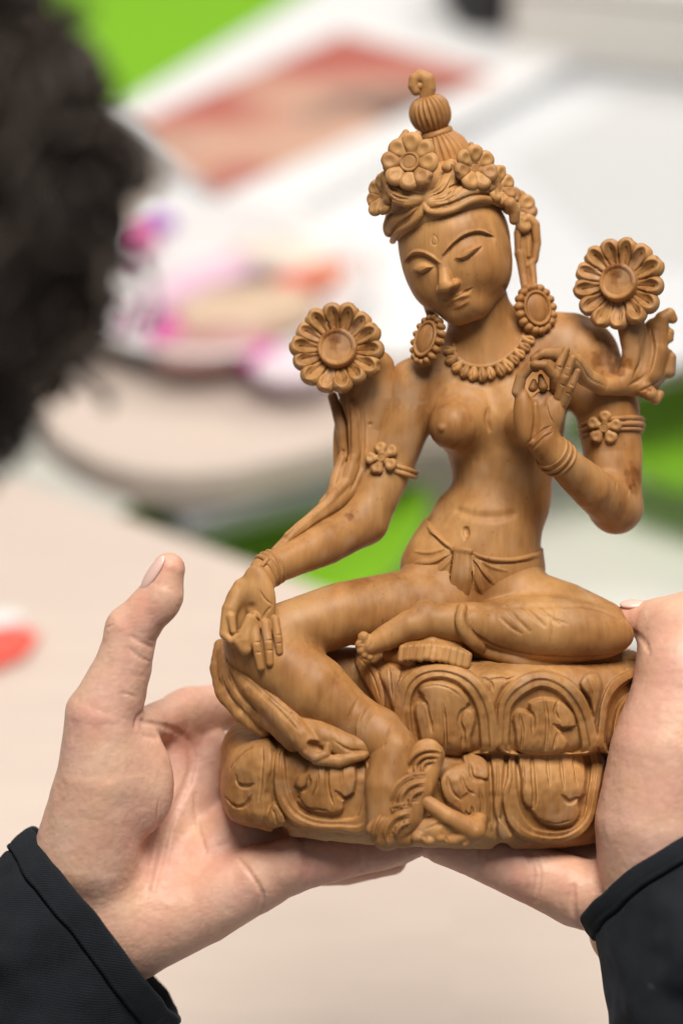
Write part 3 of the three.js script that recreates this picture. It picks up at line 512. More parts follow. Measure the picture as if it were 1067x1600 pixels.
// stems and leaves that carry them
const stemA = [
  ell([530, 548, 18], [44, 46, 14], [0, 8, -8], 6), tube([[556, 590, 14, 20], [560, 640, 8, 16], [566, 700, 8, 14], [552, 760, 24, 13], [520, 790, 56, 12], [470, 826, 92, 11], [432, 862, 116, 9]], 8),
  tube([[536, 610, 26, 9], [552, 660, 24, 9], [554, 710, 26, 9], [542, 752, 38, 8], [512, 786, 66, 8], [450, 838, 108, 7]], 3),
  tube([[520, 620, 14, 8], [534, 670, 12, 9], [540, 720, 14, 9], [528, 760, 30, 9], [505, 788, 54, 8]], 4), tube([[535, 715, 22, 8], [524, 748, 36, 8], [518, 772, 50, 7]], 3),
  tube([[594, 572, 12, 22], [598, 620, 4, 26], [582, 670, 0, 22], [568, 745, 6, 20]], 10), tube([[560, 600, 10, 24], [575, 565, 12, 28]], 10), ell([545, 680, 2], [24, 90, 10], [-4, 0, 0], 6), ell([536, 760, 30], [20, 40, 12], [-30, 0, 0], 6),
];
carve(stemA, [[[[545, 620], [546, 660], [546, 720]], 2.6, 's', { lift: 0 }], [[[566, 630], [568, 680], [564, 730], [548, 766]], 3, 's', { lift: 0 }], [[[520, 776], [480, 808], [436, 850]], 2.2, 's', { lift: 0 }], [[[530, 796], [490, 822], [446, 854]], 2, 's', { lift: 0 }], [[[534, 702], [540, 712]], 3, 's'], [[[582, 662], [576, 664]], 3, 's']]);
wood('flower_stem', stemA, 2.3);
const stemB = [
  tube([[836, 574, 156, 8], [834, 560, 158, 7], [846, 553, 156, 8], [872, 552, 140, 10]], 4), tube([[872, 556, 138, 12], [896, 566, 110, 15], [914, 588, 82, 15], [940, 604, 60, 14], [968, 602, 48, 16], [986, 580, 44, 17], [990, 545, 46, 19], [984, 500, 46, 22]], 6),
  ell([972, 446, 40], [42, 46, 18], [0, -16, -8], 6), ell([990, 452, 30], [30, 46, 20], [-8, -30, 0], 8),
  tube([[962, 606, 46, 11], [992, 602, 38, 18], [1010, 580, 32, 26], [1018, 548, 30, 27], [1024, 516, 30, 20]], 6), ell([1022, 556, 22], [27, 58, 14], [-8, -20, 0], 6),
  tube([[1026, 516, 34, 15], [1034, 498, 38, 12], [1045, 490, 38, 9.5], [1050, 498, 36, 8]], 3), tube([[1004, 606, 44, 14], [1016, 616, 46, 11], [1024, 624, 42, 8], [1030, 616, 38, 7]], 3),
  tube([[1044, 580, 28, 11], [1048, 558, 30, 8]], 3), tube([[1040, 536, 30, 12], [1046, 520, 32, 7]], 3),
  ell([1012, 552, 66], [10, 44, 16], [-12, 0, 0], 6, 's'), ell([1050, 540, 34], [8, 6, 20], [0, 0, 0], 3, 's'), ell([1040, 604, 30], [9, 7, 24], [0, 0, 0], 3, 's'),
];
carve(stemB, [[[[880, 552], [904, 566], [922, 592], [948, 604]], 1.8, 's', { lift: 0.2 }], [[[1000, 520], [1002, 560], [990, 590]], 3, 's', { lift: 0 }], [[[1016, 512], [1020, 550], [1008, 586], [984, 602]], 3, 's', { lift: 0 }], [[[1012, 614], [1016, 606]], 4, 's', { lift: 0 }], [[[1000, 612], [1016, 604], [1034, 590]], 2.6, 's', { lift: 0 }]]);
wood('flower_stem', stemB, 2.3);

// earrings
function earring(c, rot, rx, ry) {
  const e = M3(...rot), o = P(...c), w = (u, v, t) => [o[0] + e[0] * u + e[4] * v + e[8] * t, o[1] + e[1] * u + e[5] * v + e[9] * t, o[2] + e[2] * u + e[6] * v + e[10] * t];
  const l = [ellV(w(0, 0, 0), [rx * 0.8, ry * 0.8, 11], e, 3)];
  for (let i = 0; i < 17; i++) { const a = i / 17 * 6.283; l.push(ellV(w(Math.cos(a) * rx * 0.84, Math.sin(a) * ry * 0.84, 1), [rx * 0.225, rx * 0.205, 9], e, 1)); }
  const ring = []; for (let i = 0; i <= 24; i++) { const a = i / 24 * 6.283; ring.push([...w(Math.cos(a) * rx * 0.63, Math.sin(a) * ry * 0.63, 9), 2.6]); }
  l.push(tubeV(ring, 1.5), ellV(w(0, 0, 7), [rx * 0.5, ry * 0.52, 6], e, 1));
  return l;
}
wood('earring', earring([836, 483, 36], [8, 22, -4], 34, 41), 1.6);
wood('earring', earring([669, 532, 60], [-12, -40, -6], 29, 43), 1.6);

// necklace: a cord with carved drops
const NK = smooth2([[709, 541], [711, 556], [722, 570], [745, 578], [770, 575], [792, 562], [808, 545], [818, 528], [823, 512]], 2);
const necklaceList = [stroke(skin0, [[709, 538], [711, 552], [722, 566], [745, 573], [770, 570], [792, 557], [808, 540], [818, 522]], 4, 'u', { lift: 0.2, taper: 0.8 })];
const necklace = wood('necklace', necklaceList, 1.6);
const dropGeo = [0, 1].map((s) => raw([tubeV([[0, 0, 0, 6.2], [0, -9, 2, 7.6]], 3), ellV([0, -10, 3], [8, 8, 7], E0, 3), tubeV([[-1, 3, 8, 1.6], [-1.5, -15, 10, 1.8]], 1.5, 's')], 1.3, s + 11));
for (let i = 0; i < 14; i++) {
  const q = NK[Math.round((i + 0.5) / 14 * (NK.length - 1))], q2 = NK[Math.min(NK.length - 1, Math.round((i + 0.5) / 14 * (NK.length - 1)) + 2)], p = touch(skin0, q[0], q[1]); if (!p) continue;
  const n = normalAt(skin0, p, 4), tx = q2[0] - q[0], ty = -(q2[1] - q[1]), m = part('necklace_drop', dropGeo[i % 2], WOOD, necklace);
  m.position.copy(local(p)); m.quaternion.copy(frame(n, [-ty, tx, 0])); m.scale.setScalar(rr(0.92, 1.06));
}
// armlets and bracelets
function rosette(name, list, x, y, up, scale, from = 420) {
  const p = touch(list, x, y, from), n = normalAt(list, p, 5), q = p.map((v, i) => v + n[i] * 3);
  return blossom(name, q, n, up, { petals: 5, R: 6 * scale, disc: discBud, geos: roundPetal, size: 0.78 * scale, tilt: 4, dscale: 0.55 * scale, from: 90, wide: 1.25 });
}
rosette('armlet_flower', skin0, 598, 717, [-0.3, 1, 0], 1); rosette('armlet_flower', skin0, 944, 668, [0.1, 1, 0], 1);
function hoop(c, axis, R, r, flat = 1) {
  const A = new THREE.Vector3(...axis).normalize(), u = new THREE.Vector3().crossVectors(A, new THREE.Vector3(0, 0, 1)).normalize(), w = new THREE.Vector3().crossVectors(u, A), o = P(...c);
  return tubeV(Array.from({ length: 37 }, (_, i) => { const a = i / 36 * 6.2832, x = Math.cos(a) * R, y = Math.sin(a) * R * flat; return [o[0] + u.x * x + w.x * y, o[1] + u.y * x + w.y * y, o[2] + u.z * x + w.z * y, r * (0.92 + 0.16 * noise(a * 3, R, c[0]))]; }), 1.5);
}
const band = (pts, r, o = {}) => stroke(skin0, pts, r, 'u', { lift: 0.1, taper: 0.85, ...o });
wood('armlet', [hoop([615, 726, 3], [0.30, 0.95, 0.05], 38, 3.8), hoop([613, 734, 4], [0.30, 0.95, 0.05], 38, 3.8)], 1.7);
wood('armlet', [hoop([954, 661, -3], [-0.1, 0.99, -0.1], 49.5, 4), hoop([955, 670, -3], [-0.1, 0.99, -0.1], 49.5, 4), hoop([955, 678, -2], [-0.1, 0.99, -0.1], 48.5, 3)], 1.7);
wood('bracelet', [hoop([415, 893, 130], [0.85, 0.42, -0.5], 24.5, 4), hoop([422, 889, 127], [0.85, 0.42, -0.5], 25, 4), hoop([429, 885, 124], [0.85, 0.42, -0.5], 25, 3.4), tube([[402, 894, 152, 3.6], [410, 884, 156, 3.6], [418, 874, 150, 3.6]], 1)], 1.6);
wood('bracelet', [hoop([862, 707, 134], [0.7, -0.6, -0.62], 26, 3.6), hoop([868, 713, 129], [0.7, -0.6, -0.62], 27, 3.8), hoop([875, 719, 124], [0.7, -0.6, -0.62], 27, 3)], 1.6);

// ------------------------------------------------------------------ crown
const crown = [hEll([8, 78, -16], [94, 54, 92], 0, 8), hEll([8, 108, -20], [70, 40, 74], 0, 16)];
const crownOn = [...headCore, ...crown];
const bandOn = (pts, r, o) => stroke(crownOn, pts, r, 'u', { lift: 0.15, taper: 0.75, ...o });
crown.push(...[
  bandOn([[666, 312], [676, 318], [692, 317], [712, 310], [738, 297], [764, 296], [786, 312], [803, 336]], 11, { lift: -0.15, k: 2 }), bandOn([[663, 318], [668, 328], [684, 332], [708, 327], [736, 313], [760, 311], [781, 325], [800, 350]], 5.5, { lift: 0.75, k: 1.2 }),
  bandOn([[700, 304], [726, 294], [750, 286], [772, 290]], 5, { lift: 0.3, k: 1.5 }),
  bandOn([[658, 318], [648, 330], [632, 340], [618, 346], [610, 358]], 11, { lift: -0.1, k: 2 }), bandOn([[662, 322], [656, 338], [640, 352], [625, 360], [616, 374], [617, 388]], 5.5, { lift: 0.75, k: 1.2 }), bandOn([[612, 338], [606, 352], [608, 368]], 8, { lift: 0 }),
].filter(Boolean),
  tube([[655, 308, 108, 8], [630, 303, 108, 8], [608, 290, 98, 8], [600, 274, 92, 7], [608, 268, 96, 5]], 2), tube([[655, 312, 112, 7], [632, 312, 112, 7], [612, 304, 106, 6], [606, 294, 104, 5]], 2), tube([[653, 316, 112, 5], [634, 318, 112, 6], [616, 314, 106, 4]], 2),
  tube([[664, 308, 108, 8], [686, 306, 106, 11], [704, 292, 100, 11], [711, 270, 96, 9], [704, 256, 96, 8], [696, 262, 98, 7]], 3), tube([[690, 300, 104, 14], [700, 280, 96, 10]], 6), ball(702, 262, 100, 9, 2), tube([[796, 318, 84, 10], [803, 330, 78, 9], [803, 344, 74, 8]], 3),
);
carve(crown, [
  ...[[[672, 308], [692, 300], [704, 282], [706, 268]], [[672, 313], [696, 308], [712, 292]], [[668, 304], [684, 298], [696, 284]], [[706, 256], [709, 264], [702, 270]], [[678, 316], [700, 312], [716, 300]], [[668, 300], [680, 290], [690, 276]], [[664, 326], [680, 325], [708, 318], [738, 305], [762, 304], [784, 318]], [[654, 326], [640, 340], [624, 350], [612, 362]],
    [[640, 306], [618, 298], [606, 286]], [[640, 312], [620, 309], [608, 300]], [[690, 300], [720, 286], [745, 280]]].map((q) => [q, 2.2, 's', { lift: -0.25, k: 1 }]),
]);
wood('crown', crown, 1.9);
const rp = { disc: discBud, geos: roundPetal };
blossom('crown_flower', P(641, 255, 112), [-0.25, 0.15, 1], [-0.1, 1, 0], { ...rp, petals: 8, R: 11, size: 1.28, tilt: 16, dscale: 1.15, from: 82, wide: 1.22, long: 1.02, back: -2 });
blossom('crown_flower', P(739, 264, 100), [0.42, 0.1, 1], [0.1, 1, 0], { ...rp, petals: 7, R: 7, size: 1.14, tilt: 22, dscale: 0.8, from: 95, wide: 1.2 });
blossom('crown_flower', P(776, 292, 72), [0.72, 0.2, 0.8], [0.3, 1, 0], { ...rp, petals: 7, R: 6, size: 1.0, tilt: 18, dscale: 0.72, from: 90, wide: 1.2 });
blossom('crown_flower', P(800, 330, 14), [0.25, 0.15, 1], [0.3, 1, 0], { ...rp, petals: 6, R: 8, size: 1.15, tilt: 4, dscale: 0.6, from: -35, arc: 165, wide: 1.1 });
blossom('crown_flower', P(790, 312, 46), [0.7, 0.2, 0.7], [0.3, 1, 0], { ...rp, petals: 6, R: 5, size: 0.8, tilt: 16, dscale: 0.55, from: 90, wide: 1.2 });
blossom('crown_flower', P(600, 306, 72), [-0.85, 0.1, 0.6], [0, 1, 0], { ...rp, petals: 7, R: 6, size: 1.05, tilt: 18, dscale: 0.7, from: 90, wide: 1.2 });
// leaves behind the front flower
wood('crown_leaf', [tube([[632, 240, 100, 10], [628, 222, 98, 9], [634, 208, 96, 6]], 3), tube([[645, 238, 98, 11], [650, 220, 96, 10], [652, 210, 94, 6]], 3), tube([[664, 256, 98, 10], [672, 240, 92, 10], [668, 224, 90, 7]], 3), tube([[742, 246, 84, 10], [738, 232, 82, 7], [736, 226, 82, 4]], 3), tube([[754, 256, 80, 8], [757, 242, 78, 7]], 3), tube([[780, 276, 60, 8], [784, 264, 58, 6]], 3)], 1.6);

// ------------------------------------------------------------------ topknot: ribbed dome, ribbed ball, scroll
const TA = new THREE.Vector3(...P(693, 252, 8)), TB = new THREE.Vector3(...P(664, 150, 34)), TD = TB.clone().sub(TA).normalize();
function ribbed(profile, ribs, amp, seg = 288) {
  const pos = [], idx = [], col = [], c = new THREE.CatmullRomCurve3(profile.map(([r, h]) => new THREE.Vector3(r, h, 0))), n = 30, q = frame([0, 0, 1], [TD.x, TD.y, TD.z]), v = new THREE.Vector3();
  const z = new THREE.Vector3(0, 0, 1), y = TD, x = new THREE.Vector3().crossVectors(y, z).normalize(), w = new THREE.Vector3().crossVectors(x, y);
  for (let i = 0; i <= n; i++) for (let j = 0; j <= seg; j++) {
    const p = c.getPoint(i / n), a = j / seg * Math.PI * 2, env = Math.sin(Math.PI * Math.min(1, Math.max(0, (i / n - 0.04) * 1.1))) ** 0.5 || 0, rib = ribs ? (Math.abs(Math.sin(a * ribs / 2 + 0.12 * Math.sin(i / 6))) - 0.6) * amp * env : 0, r = Math.max(0.1, p.x + rib + (noise(i / 3, Math.cos(a) * 3, Math.sin(a) * 3) - 0.5) * 1.2);
    v.copy(TA).addScaledVector(y, p.y).addScaledVector(x, Math.cos(a) * r).addScaledVector(w, Math.sin(a) * r);
    pos.push((v.x - STATUE_BASE[0]) * S, (v.y - STATUE_BASE[1]) * S, (v.z - STATUE_BASE[2]) * S); col.push(...woodColour(v.x, v.y, v.z));
    if (i < n && j < seg) { const o = i * (seg + 1) + j; idx.push(o, o + seg + 2, o + 1, o, o + seg + 1, o + seg + 2); }
  }
  const g = new THREE.BufferGeometry(); g.setAttribute('position', new THREE.Float32BufferAttribute(pos, 3)); g.setAttribute('color', new THREE.Float32BufferAttribute(col, 3)); g.setIndex(idx); g.computeVertexNormals(); return g;
}
part('topknot', ribbed([[45, -30], [46, -8], [44, 12], [38, 28], [28, 41], [23, 46]], 26, 4), WOOD, statue);
part('topknot_ring', ribbed([[20, 40], [26, 42], [27, 46], [25, 50], [18, 52]], 0, 0, 64), WOOD, statue);
part('topknot_ball', ribbed([[18, 48], [27, 60], [31, 74], [29, 90], [20, 101], [8, 105]], 22, 4), WOOD, statue);
wood('topknot_scroll', [tube([[666, 154, 34, 11], [669, 138, 36, 12], [667, 125, 38, 12], [657, 119, 38, 11], [648, 124, 38, 10], [646, 134, 38, 9], [650, 142, 38, 8]], 1), ball(655, 135, 40, 6.5, 0.5)], 1.3);

// ------------------------------------------------------------------ the person: two hands, sleeves, hair
const PERSON_BASE = P(533, 1640, 80);
const person = thing('person', 'person with dark curly hair and black sleeves holding the wooden statue in both hands', 'person');
person.position.copy(toWorld(PERSON_BASE)); person.quaternion.copy(Q);
const SKIN = new THREE.MeshPhysicalMaterial({ vertexColors: true, roughness: 0.44, specularIntensity: 0.6 }); SKIN.name = 'skin';
const RED_SPOTS = [[272, 885, 45], [235, 960, 50], [150, 1120, 45], [280, 1150, 80], [300, 1380, 120], [980, 950, 50], [800, 1370, 130], [1010, 1050, 60], [560, 1330, 120]].map(([x, y, r]) => [...P(x, y, 60).slice(0, 2), r]);
function skinColour(x, y, z) {
  let red = 0.8 * (fbm(x / 60, y / 60, z / 60, 4) - 0.47) + 0.4 * (fbm(x / 14, y / 14, z / 14, 2) - 0.5);
  for (const [sx, sy, r] of RED_SPOTS) { const d = Math.hypot(x - sx, y - sy) / r + (noise(x / 25, y / 25, z / 25) - 0.5) * 0.5; if (d < 1) red += 0.45 * (1 - d); }
  const yel = 0.5 * (fbm(x / 45 + 20, y / 45, z / 45, 3) - 0.5), t = Math.min(1, Math.max(0, red + 0.25)), f = 1 + 0.09 * (noise(x / 4, y / 4, z / 4) - 0.5) + 0.07 * (noise(x / 11, y / 11, z / 11) - 0.5);
  return [(0.64 - 0.06 * t) * f, (0.415 - 0.14 * t + yel * 0.05) * f, (0.31 - 0.11 * t - yel * 0.08) * f];
}
const skinGrain = (x, y, z) => (noise(x / 4.5, y / 3.2, z / 4.5) - 0.5) * 0.5 + (noise(x / 9, y / 9, z / 9) - 0.5) * 0.7 + (noise(x / 22, y / 22, z / 22) - 0.5) * 1.4;
const skinPart = (name, list, h) => part(name, sculpt(list, h, skinColour, PERSON_BASE, skinGrain), SKIN, person);

const handL = [
  // forearm and palm
  tube([[60, 1540, 50, 120], [150, 1420, 50, 100]], 30), tube([[150, 1420, 50, 80], [220, 1280, 0, 60], [296, 1118, -60, 42]], 30), tube([[170, 1430, 50, 80], [260, 1300, 0, 52], [336, 1190, -50, 44]], 30),
  tube([[190, 1440, 56, 76], [290, 1370, 30, 52], [376, 1300, 10, 46]], 30), tube([[210, 1455, 64, 72], [318, 1418, 70, 56], [404, 1374, 78, 48]], 30),
  // thumb
  tube([[135, 1340, 96, 82], [160, 1220, 120, 70], [162, 1122, 128, 57], [193, 1040, 134, 43], [207, 986, 138, 38], [253, 926, 146, 31], [264, 890, 146, 25]], 22), ball(198, 980, 132, 28, 18), ball(146, 1114, 122, 32, 22), ell([254, 940, 150], [36, 27, 24], [62, 0, 0], 12),
  ell([210, 1210, 110], [58, 90, 44], [14, 0, 0], 24),
  // fingers: index, middle, ring behind the seat, little finger under it
  tube([[300, 1116, -60, 42], [352, 1104, -130, 38], [420, 1130, -200, 32]], 14), tube([[336, 1190, -50, 44], [400, 1240, -120, 38], [480, 1300, -150, 32], [560, 1325, -120, 26]], 14),
  tube([[376, 1300, 10, 46], [452, 1345, 0, 40], [540, 1350, 0, 33], [610, 1342, 0, 26]], 14), tube([[404, 1372, 78, 46], [470, 1348, 92, 42], [560, 1332, 88, 34], [620, 1325, 84, 28], [648, 1320, 80, 20]], 12),
  // web of the thumb
  tube([[214, 1140, 90, 26], [240, 1130, 30, 30], [276, 1118, -20, 34]], 26),
];
carve(handL, [
  [[[222, 1128], [262, 1136], [296, 1160], [300, 1200], [284, 1244], [264, 1290], [252, 1340], [240, 1390]], 5, 's', { lift: 0.45, k: 7, step: 12 }], [[[250, 1250], [246, 1300], [236, 1352]], 3.5, 's', { lift: 0.5, k: 4, step: 10 }], [[[306, 1240], [310, 1290], [322, 1330]], 3.5, 's', { lift: 0.5, k: 4, step: 10 }],
  [[[372, 1340], [396, 1372], [410, 1398], [408, 1426]], 4, 's', { lift: 0.4, k: 5, step: 8 }], [[[472, 1306], [478, 1340], [474, 1386]], 4, 's', { lift: 0.6, k: 8, step: 8 }], [[[560, 1310], [566, 1360]], 3.5, 's', { lift: 0.7, k: 7, step: 8 }],
  [[[204, 994], [222, 1004], [240, 1012]], 3, 's', { lift: 0.74, k: 5 }], [[[200, 1012], [218, 1026], [236, 1034]], 2.4, 's', { lift: 0.7, k: 4 }], [[[212, 1136], [216, 1120], [224, 1112]], 3.4, 's', { lift: 0.6, k: 6 }], [[[190, 1082], [212, 1088]], 2, 's', { lift: 0.7, k: 4 }], [[[166, 982], [178, 976]], 2, 's', { lift: 0.7, k: 3 }],
  [[[226, 1150], [262, 1158], [284, 1180]], 3, 's', { lift: 0.86, k: 6, step: 10 }],
]);
const leftHand = skinPart('hand', handL, 3.2);
const handR = [
  // thumb behind the knee, back of the hand, heel
  tube([[986, 964, 66, 24], [1026, 972, 84, 36], [1074, 1004, 110, 64]], 14), tube([[1074, 1004, 110, 74], [1068, 1090, 140, 80], [1046, 1180, 156, 90], [1030, 1290, 154, 97], [1040, 1390, 136, 100], [1100, 1560, 110, 110]], 22),
  tube([[1100, 980, 90, 54], [1140, 1080, 90, 90], [1120, 1300, 60, 120]], 30), ball(1064, 1046, 150, 52, 24), tube([[986, 1452, 80, 66], [1020, 1430, 100, 80]], 24),
  // fingers under the seat
  tube([[990, 1410, 100, 62], [905, 1396, 104, 53], [832, 1366, 98, 46], [748, 1336, 88, 37], [690, 1322, 80, 28], [672, 1319, 78, 22]], 12), tube([[980, 1370, 40, 56], [900, 1352, 30, 44], [800, 1330, 20, 36], [720, 1330, 10, 28]], 10), tube([[990, 1300, -20, 60], [930, 1290, -60, 44], [860, 1320, -70, 36]], 10),
];
carve(handR, [
  [[[746, 1300], [752, 1340], [742, 1372]], 3.4, 's', { lift: 0.65, k: 7, step: 8 }], [[[826, 1330], [834, 1370], [824, 1410]], 3.6, 's', { lift: 0.6, k: 8, step: 8 }], [[[836, 1335], [844, 1370], [836, 1410]], 2.6, 's', { lift: 0.7, k: 6, step: 8 }], [[[896, 1385], [896, 1420], [906, 1446]], 4, 's', { lift: 0.5, k: 7, step: 8 }],
  [[[986, 986], [1004, 1000], [1014, 1018]], 3.4, 's', { lift: 0.6, k: 6, step: 8 }], [[[942, 1400], [930, 1420], [916, 1448]], 4, 's', { lift: 0.5, k: 8, step: 8 }],
]);
const rightHand = skinPart('hand', handR, 3.2);
// nails
const NAIL = new THREE.MeshPhysicalMaterial({ color: new THREE.Color(0.70, 0.48, 0.42), roughness: 0.28, clearcoat: 0.3, clearcoatRoughness: 0.25 }); NAIL.name = 'finger_nail';
function nail(c, n, up, w, l, parent) {
  const g = new THREE.SphereGeometry(1, 28, 18), m = part('nail', g, NAIL, parent); m.position.copy(local(P(...c), PERSON_BASE)); m.quaternion.copy(frame(n, up)); m.scale.set(w * S, l * S, 6 * S);
}
nail([239, 895, 161], [-0.72, 0.42, 0.52], [0.55, 0.8, 0.1], 14, 31, leftHand);
nail([988, 944, 78], [-0.1, 0.9, 0.35], [-1, 0.05, -0.2], 13, 20, rightHand);

// sleeves: a tube of cloth with a turned and stitched hem
const twill = new Uint8Array(64 * 64 * 4);
for (let y = 0; y < 64; y++) for (let x = 0; x < 64; x++) { const v = 120 + 90 * Math.sin((x + y) / 64 * Math.PI * 2 * 16) * (0.6 + 0.4 * noise(x / 3, y / 3, 5)) + 30 * (noise(x, y, 1) - 0.5), o = (y * 64 + x) * 4; twill[o] = twill[o + 1] = twill[o + 2] = v; twill[o + 3] = 255; }
const twillMap = new THREE.DataTexture(twill, 64, 64); twillMap.wrapS = twillMap.wrapT = THREE.RepeatWrapping; twillMap.magFilter = THREE.LinearFilter; twillMap.needsUpdate = true;
const CLOTH = new THREE.MeshPhysicalMaterial({ vertexColors: true, roughness: 0.92, specularIntensity: 0.35, bumpMap: twillMap, bumpScale: 0.0006, sheen: 0.8, sheenRoughness: 0.45, sheenColor: new THREE.Color(0.055, 0.07, 0.095) }); CLOTH.name = 'black_cotton';
function sleeve(c, axis, rIn, rDepth, len, hem, seed, parent, flare = 0.00067, name = 'sleeve') {
  const A = new THREE.Vector3(...axis).normalize(), side = new THREE.Vector3().crossVectors(A, new THREE.Vector3(0, 0, 1)).normalize(), dep = new THREE.Vector3().crossVectors(side, A).normalize(), o = new THREE.Vector3(...P(...c));
  const prof = []; // [axial from the hem edge (negative is up the arm), offset outwards]
  for (let t = 1; t > 0; t -= 0.012) prof.push([-hem - 4 - t * len, 0]);
  prof.push([-hem - 3, -1], [-hem - 1, -4], [-hem, -3], [-hem + 1, 3], [-hem + 3, 5], [-hem + 7, 5.5], [-hem + 9, 4.2], [-hem + 11, 5.5], [-hem / 2, 5.8], [-7, 5.4], [-3, 4.4], [-1, 2], [0, -1], [-1, -5], [-5, -8]);
  for (let t = 0; t <= 1; t += 0.1) prof.push([-10 - t * 160, -9]);
  const seg = 220, pos = [], idx = [], uv = [], col = [], v = new THREE.Vector3();
  prof.forEach(([a, off], i) => {
    for (let j = 0; j <= seg; j++) {
      const th = j / seg * Math.PI * 2, cs = Math.cos(th), sn = Math.sin(th), grow = 1 + Math.min(0.35, -Math.min(0, a + hem) * flare), far = Math.min(1, -Math.min(0, a + 10) / 120);
      const w = far * ((fbm(cs * 1.6 + seed, sn * 1.6, a / 150, 3) - 0.5) * 66 + (noise(cs * 3 + seed, sn * 3 + a / 260, a / 70) - 0.5) * 16) + (noise(cs * 2.2 + seed, sn * 2.2, 3) - 0.5) * 10 + (noise(cs * 9, sn * 9, a / 12 + seed) - 0.5) * 1.6;
      const R = rIn * grow + off + w, Z = rDepth * grow + off + w, ax = a + (noise(cs * 1.5 + 7 * seed, sn * 1.5, 9) - 0.5) * 16 + (noise(cs * 5 + 3 * seed, sn * 5, 4) - 0.5) * 7;
      v.copy(o).addScaledVector(A, ax).addScaledVector(side, cs * R).addScaledVector(dep, sn * Z);
      pos.push((v.x - PERSON_BASE[0]) * S, (v.y - PERSON_BASE[1]) * S, (v.z - PERSON_BASE[2]) * S); uv.push(j / seg * 2 * Math.PI * rIn * S / 0.02, a * S / 0.02);
      const f = 0.8 + 0.5 * fbm(v.x / 22, v.y / 22, v.z / 22, 3) + (noise(v.x / 3, v.y / 3, v.z / 3) > 0.95 ? 2.2 * noise(v.x / 40, v.y / 40, 2) : 0); col.push(0.0115 * f, 0.0145 * f, 0.0190 * f);
      if (i < prof.length - 1 && j < seg) { const q = i * (seg + 1) + j; idx.push(q, q + 1, q + seg + 2, q, q + seg + 2, q + seg + 1); }
    }
  });
  const g = new THREE.BufferGeometry(); g.setAttribute('position', new THREE.Float32BufferAttribute(pos, 3)); g.setAttribute('uv', new THREE.Float32BufferAttribute(uv, 2)); g.setAttribute('color', new THREE.Float32BufferAttribute(col, 3)); g.setIndex(idx); g.computeVertexNormals();
  return part(name, g, CLOTH, parent);
}
sleeve([172, 1440, 60], [0.78, 0.62, -0.12], 186, 150, 700, 46, 1, person);
sleeve([1064, 1352, 110], [-0.46, 0.78, -0.44], 172, 150, 700, 34, 2, person, 0.0026);

// hair: a head of dark curls leaning in from the left, close to the lens
const HAIR = new THREE.MeshPhysicalMaterial({ color: new THREE.Color(0.026, 0.018, 0.014), roughness: 0.5, specularIntensity: 0.5 }); HAIR.name = 'dark_hair';
{
  const c = P(-306, 300, 1450), R = 468 * (1 - 1450 / D), curls = [];
  const scalp = new THREE.SphereGeometry(1, 40, 28); scalp.scale((R - 8) * S, (R * 1.02 - 8) * S, (R - 8) * S); scalp.translate((c[0] - PERSON_BASE[0]) * S, (c[1] - PERSON_BASE[1]) * S, (c[2] - PERSON_BASE[2]) * S); curls.push(scalp);
  for (let i = 0; i < 620; i++) {
    const y = rr(-0.95, 0.98), a = rr(0, Math.PI * 2), s = Math.sqrt(1 - y * y), n = new THREE.Vector3(Math.cos(a) * s, y, Math.sin(a) * s);
    if (n.x < -0.35) continue;
    const t = new THREE.Vector3(rr(-1, 1), rr(-1.6, 0.2), rr(-1, 1)).cross(n).normalize(), b = new THREE.Vector3().crossVectors(n, t), pts = [], turns = rr(1, 2.3), cr = rr(10, 26), len = rr(60, 150), out = rr(-16, 12) + 46 * (fbm(n.x * 2.6 + 4, n.y * 2.6, n.z * 2.6, 3) - 0.45);
    for (let k = 0; k <= 12; k++) { const u = k / 12, ph = u * turns * 6.283 + i; const p = n.clone().multiplyScalar(R + out + Math.cos(ph) * cr * 0.6 + (i % 9 === 0 ? u * 40 : 0)).addScaledVector(t, (u - 0.5) * len).addScaledVector(b, Math.sin(ph) * cr); pts.push(new THREE.Vector3((c[0] + p.x - PERSON_BASE[0]) * S, (c[1] + p.y - PERSON_BASE[1] - (i % 9 === 0 ? u * u * 60 : 0)) * S, (c[2] + p.z - PERSON_BASE[2]) * S)); }
    curls.push(new THREE.TubeGeometry(new THREE.CatmullRomCurve3(pts), 20, rr(4, 9) * S, 5));
  }
  // locks hanging beside the cheek
  for (let i = 0; i < 170; i++) {
    const x0 = rr(-140, 190), y0 = rr(440, 600) - Math.max(0, x0) * 0.55, pts = [], ph0 = rr(0, 6), z0 = rr(1250, 1500), L = rr(90, 210) * (1 - Math.max(0, x0) / 300), amp = rr(8, 20);
    for (let k = 0; k <= 10; k++) { const u = k / 10, p = P(x0 + Math.cos(ph0 + u * 9) * amp - u * 20, y0 + u * L, z0 + Math.sin(ph0 + u * 9) * amp); pts.push(local(p, PERSON_BASE)); }
    curls.push(new THREE.TubeGeometry(new THREE.CatmullRomCurve3(pts), 20, rr(4, 8) * S, 5));
  }
  part('hair', mergeGeometries(curls.map((g) => { const q = g.index ? g.toNonIndexed() : g; q.deleteAttribute('uv'); return q; })), HAIR, person);
}

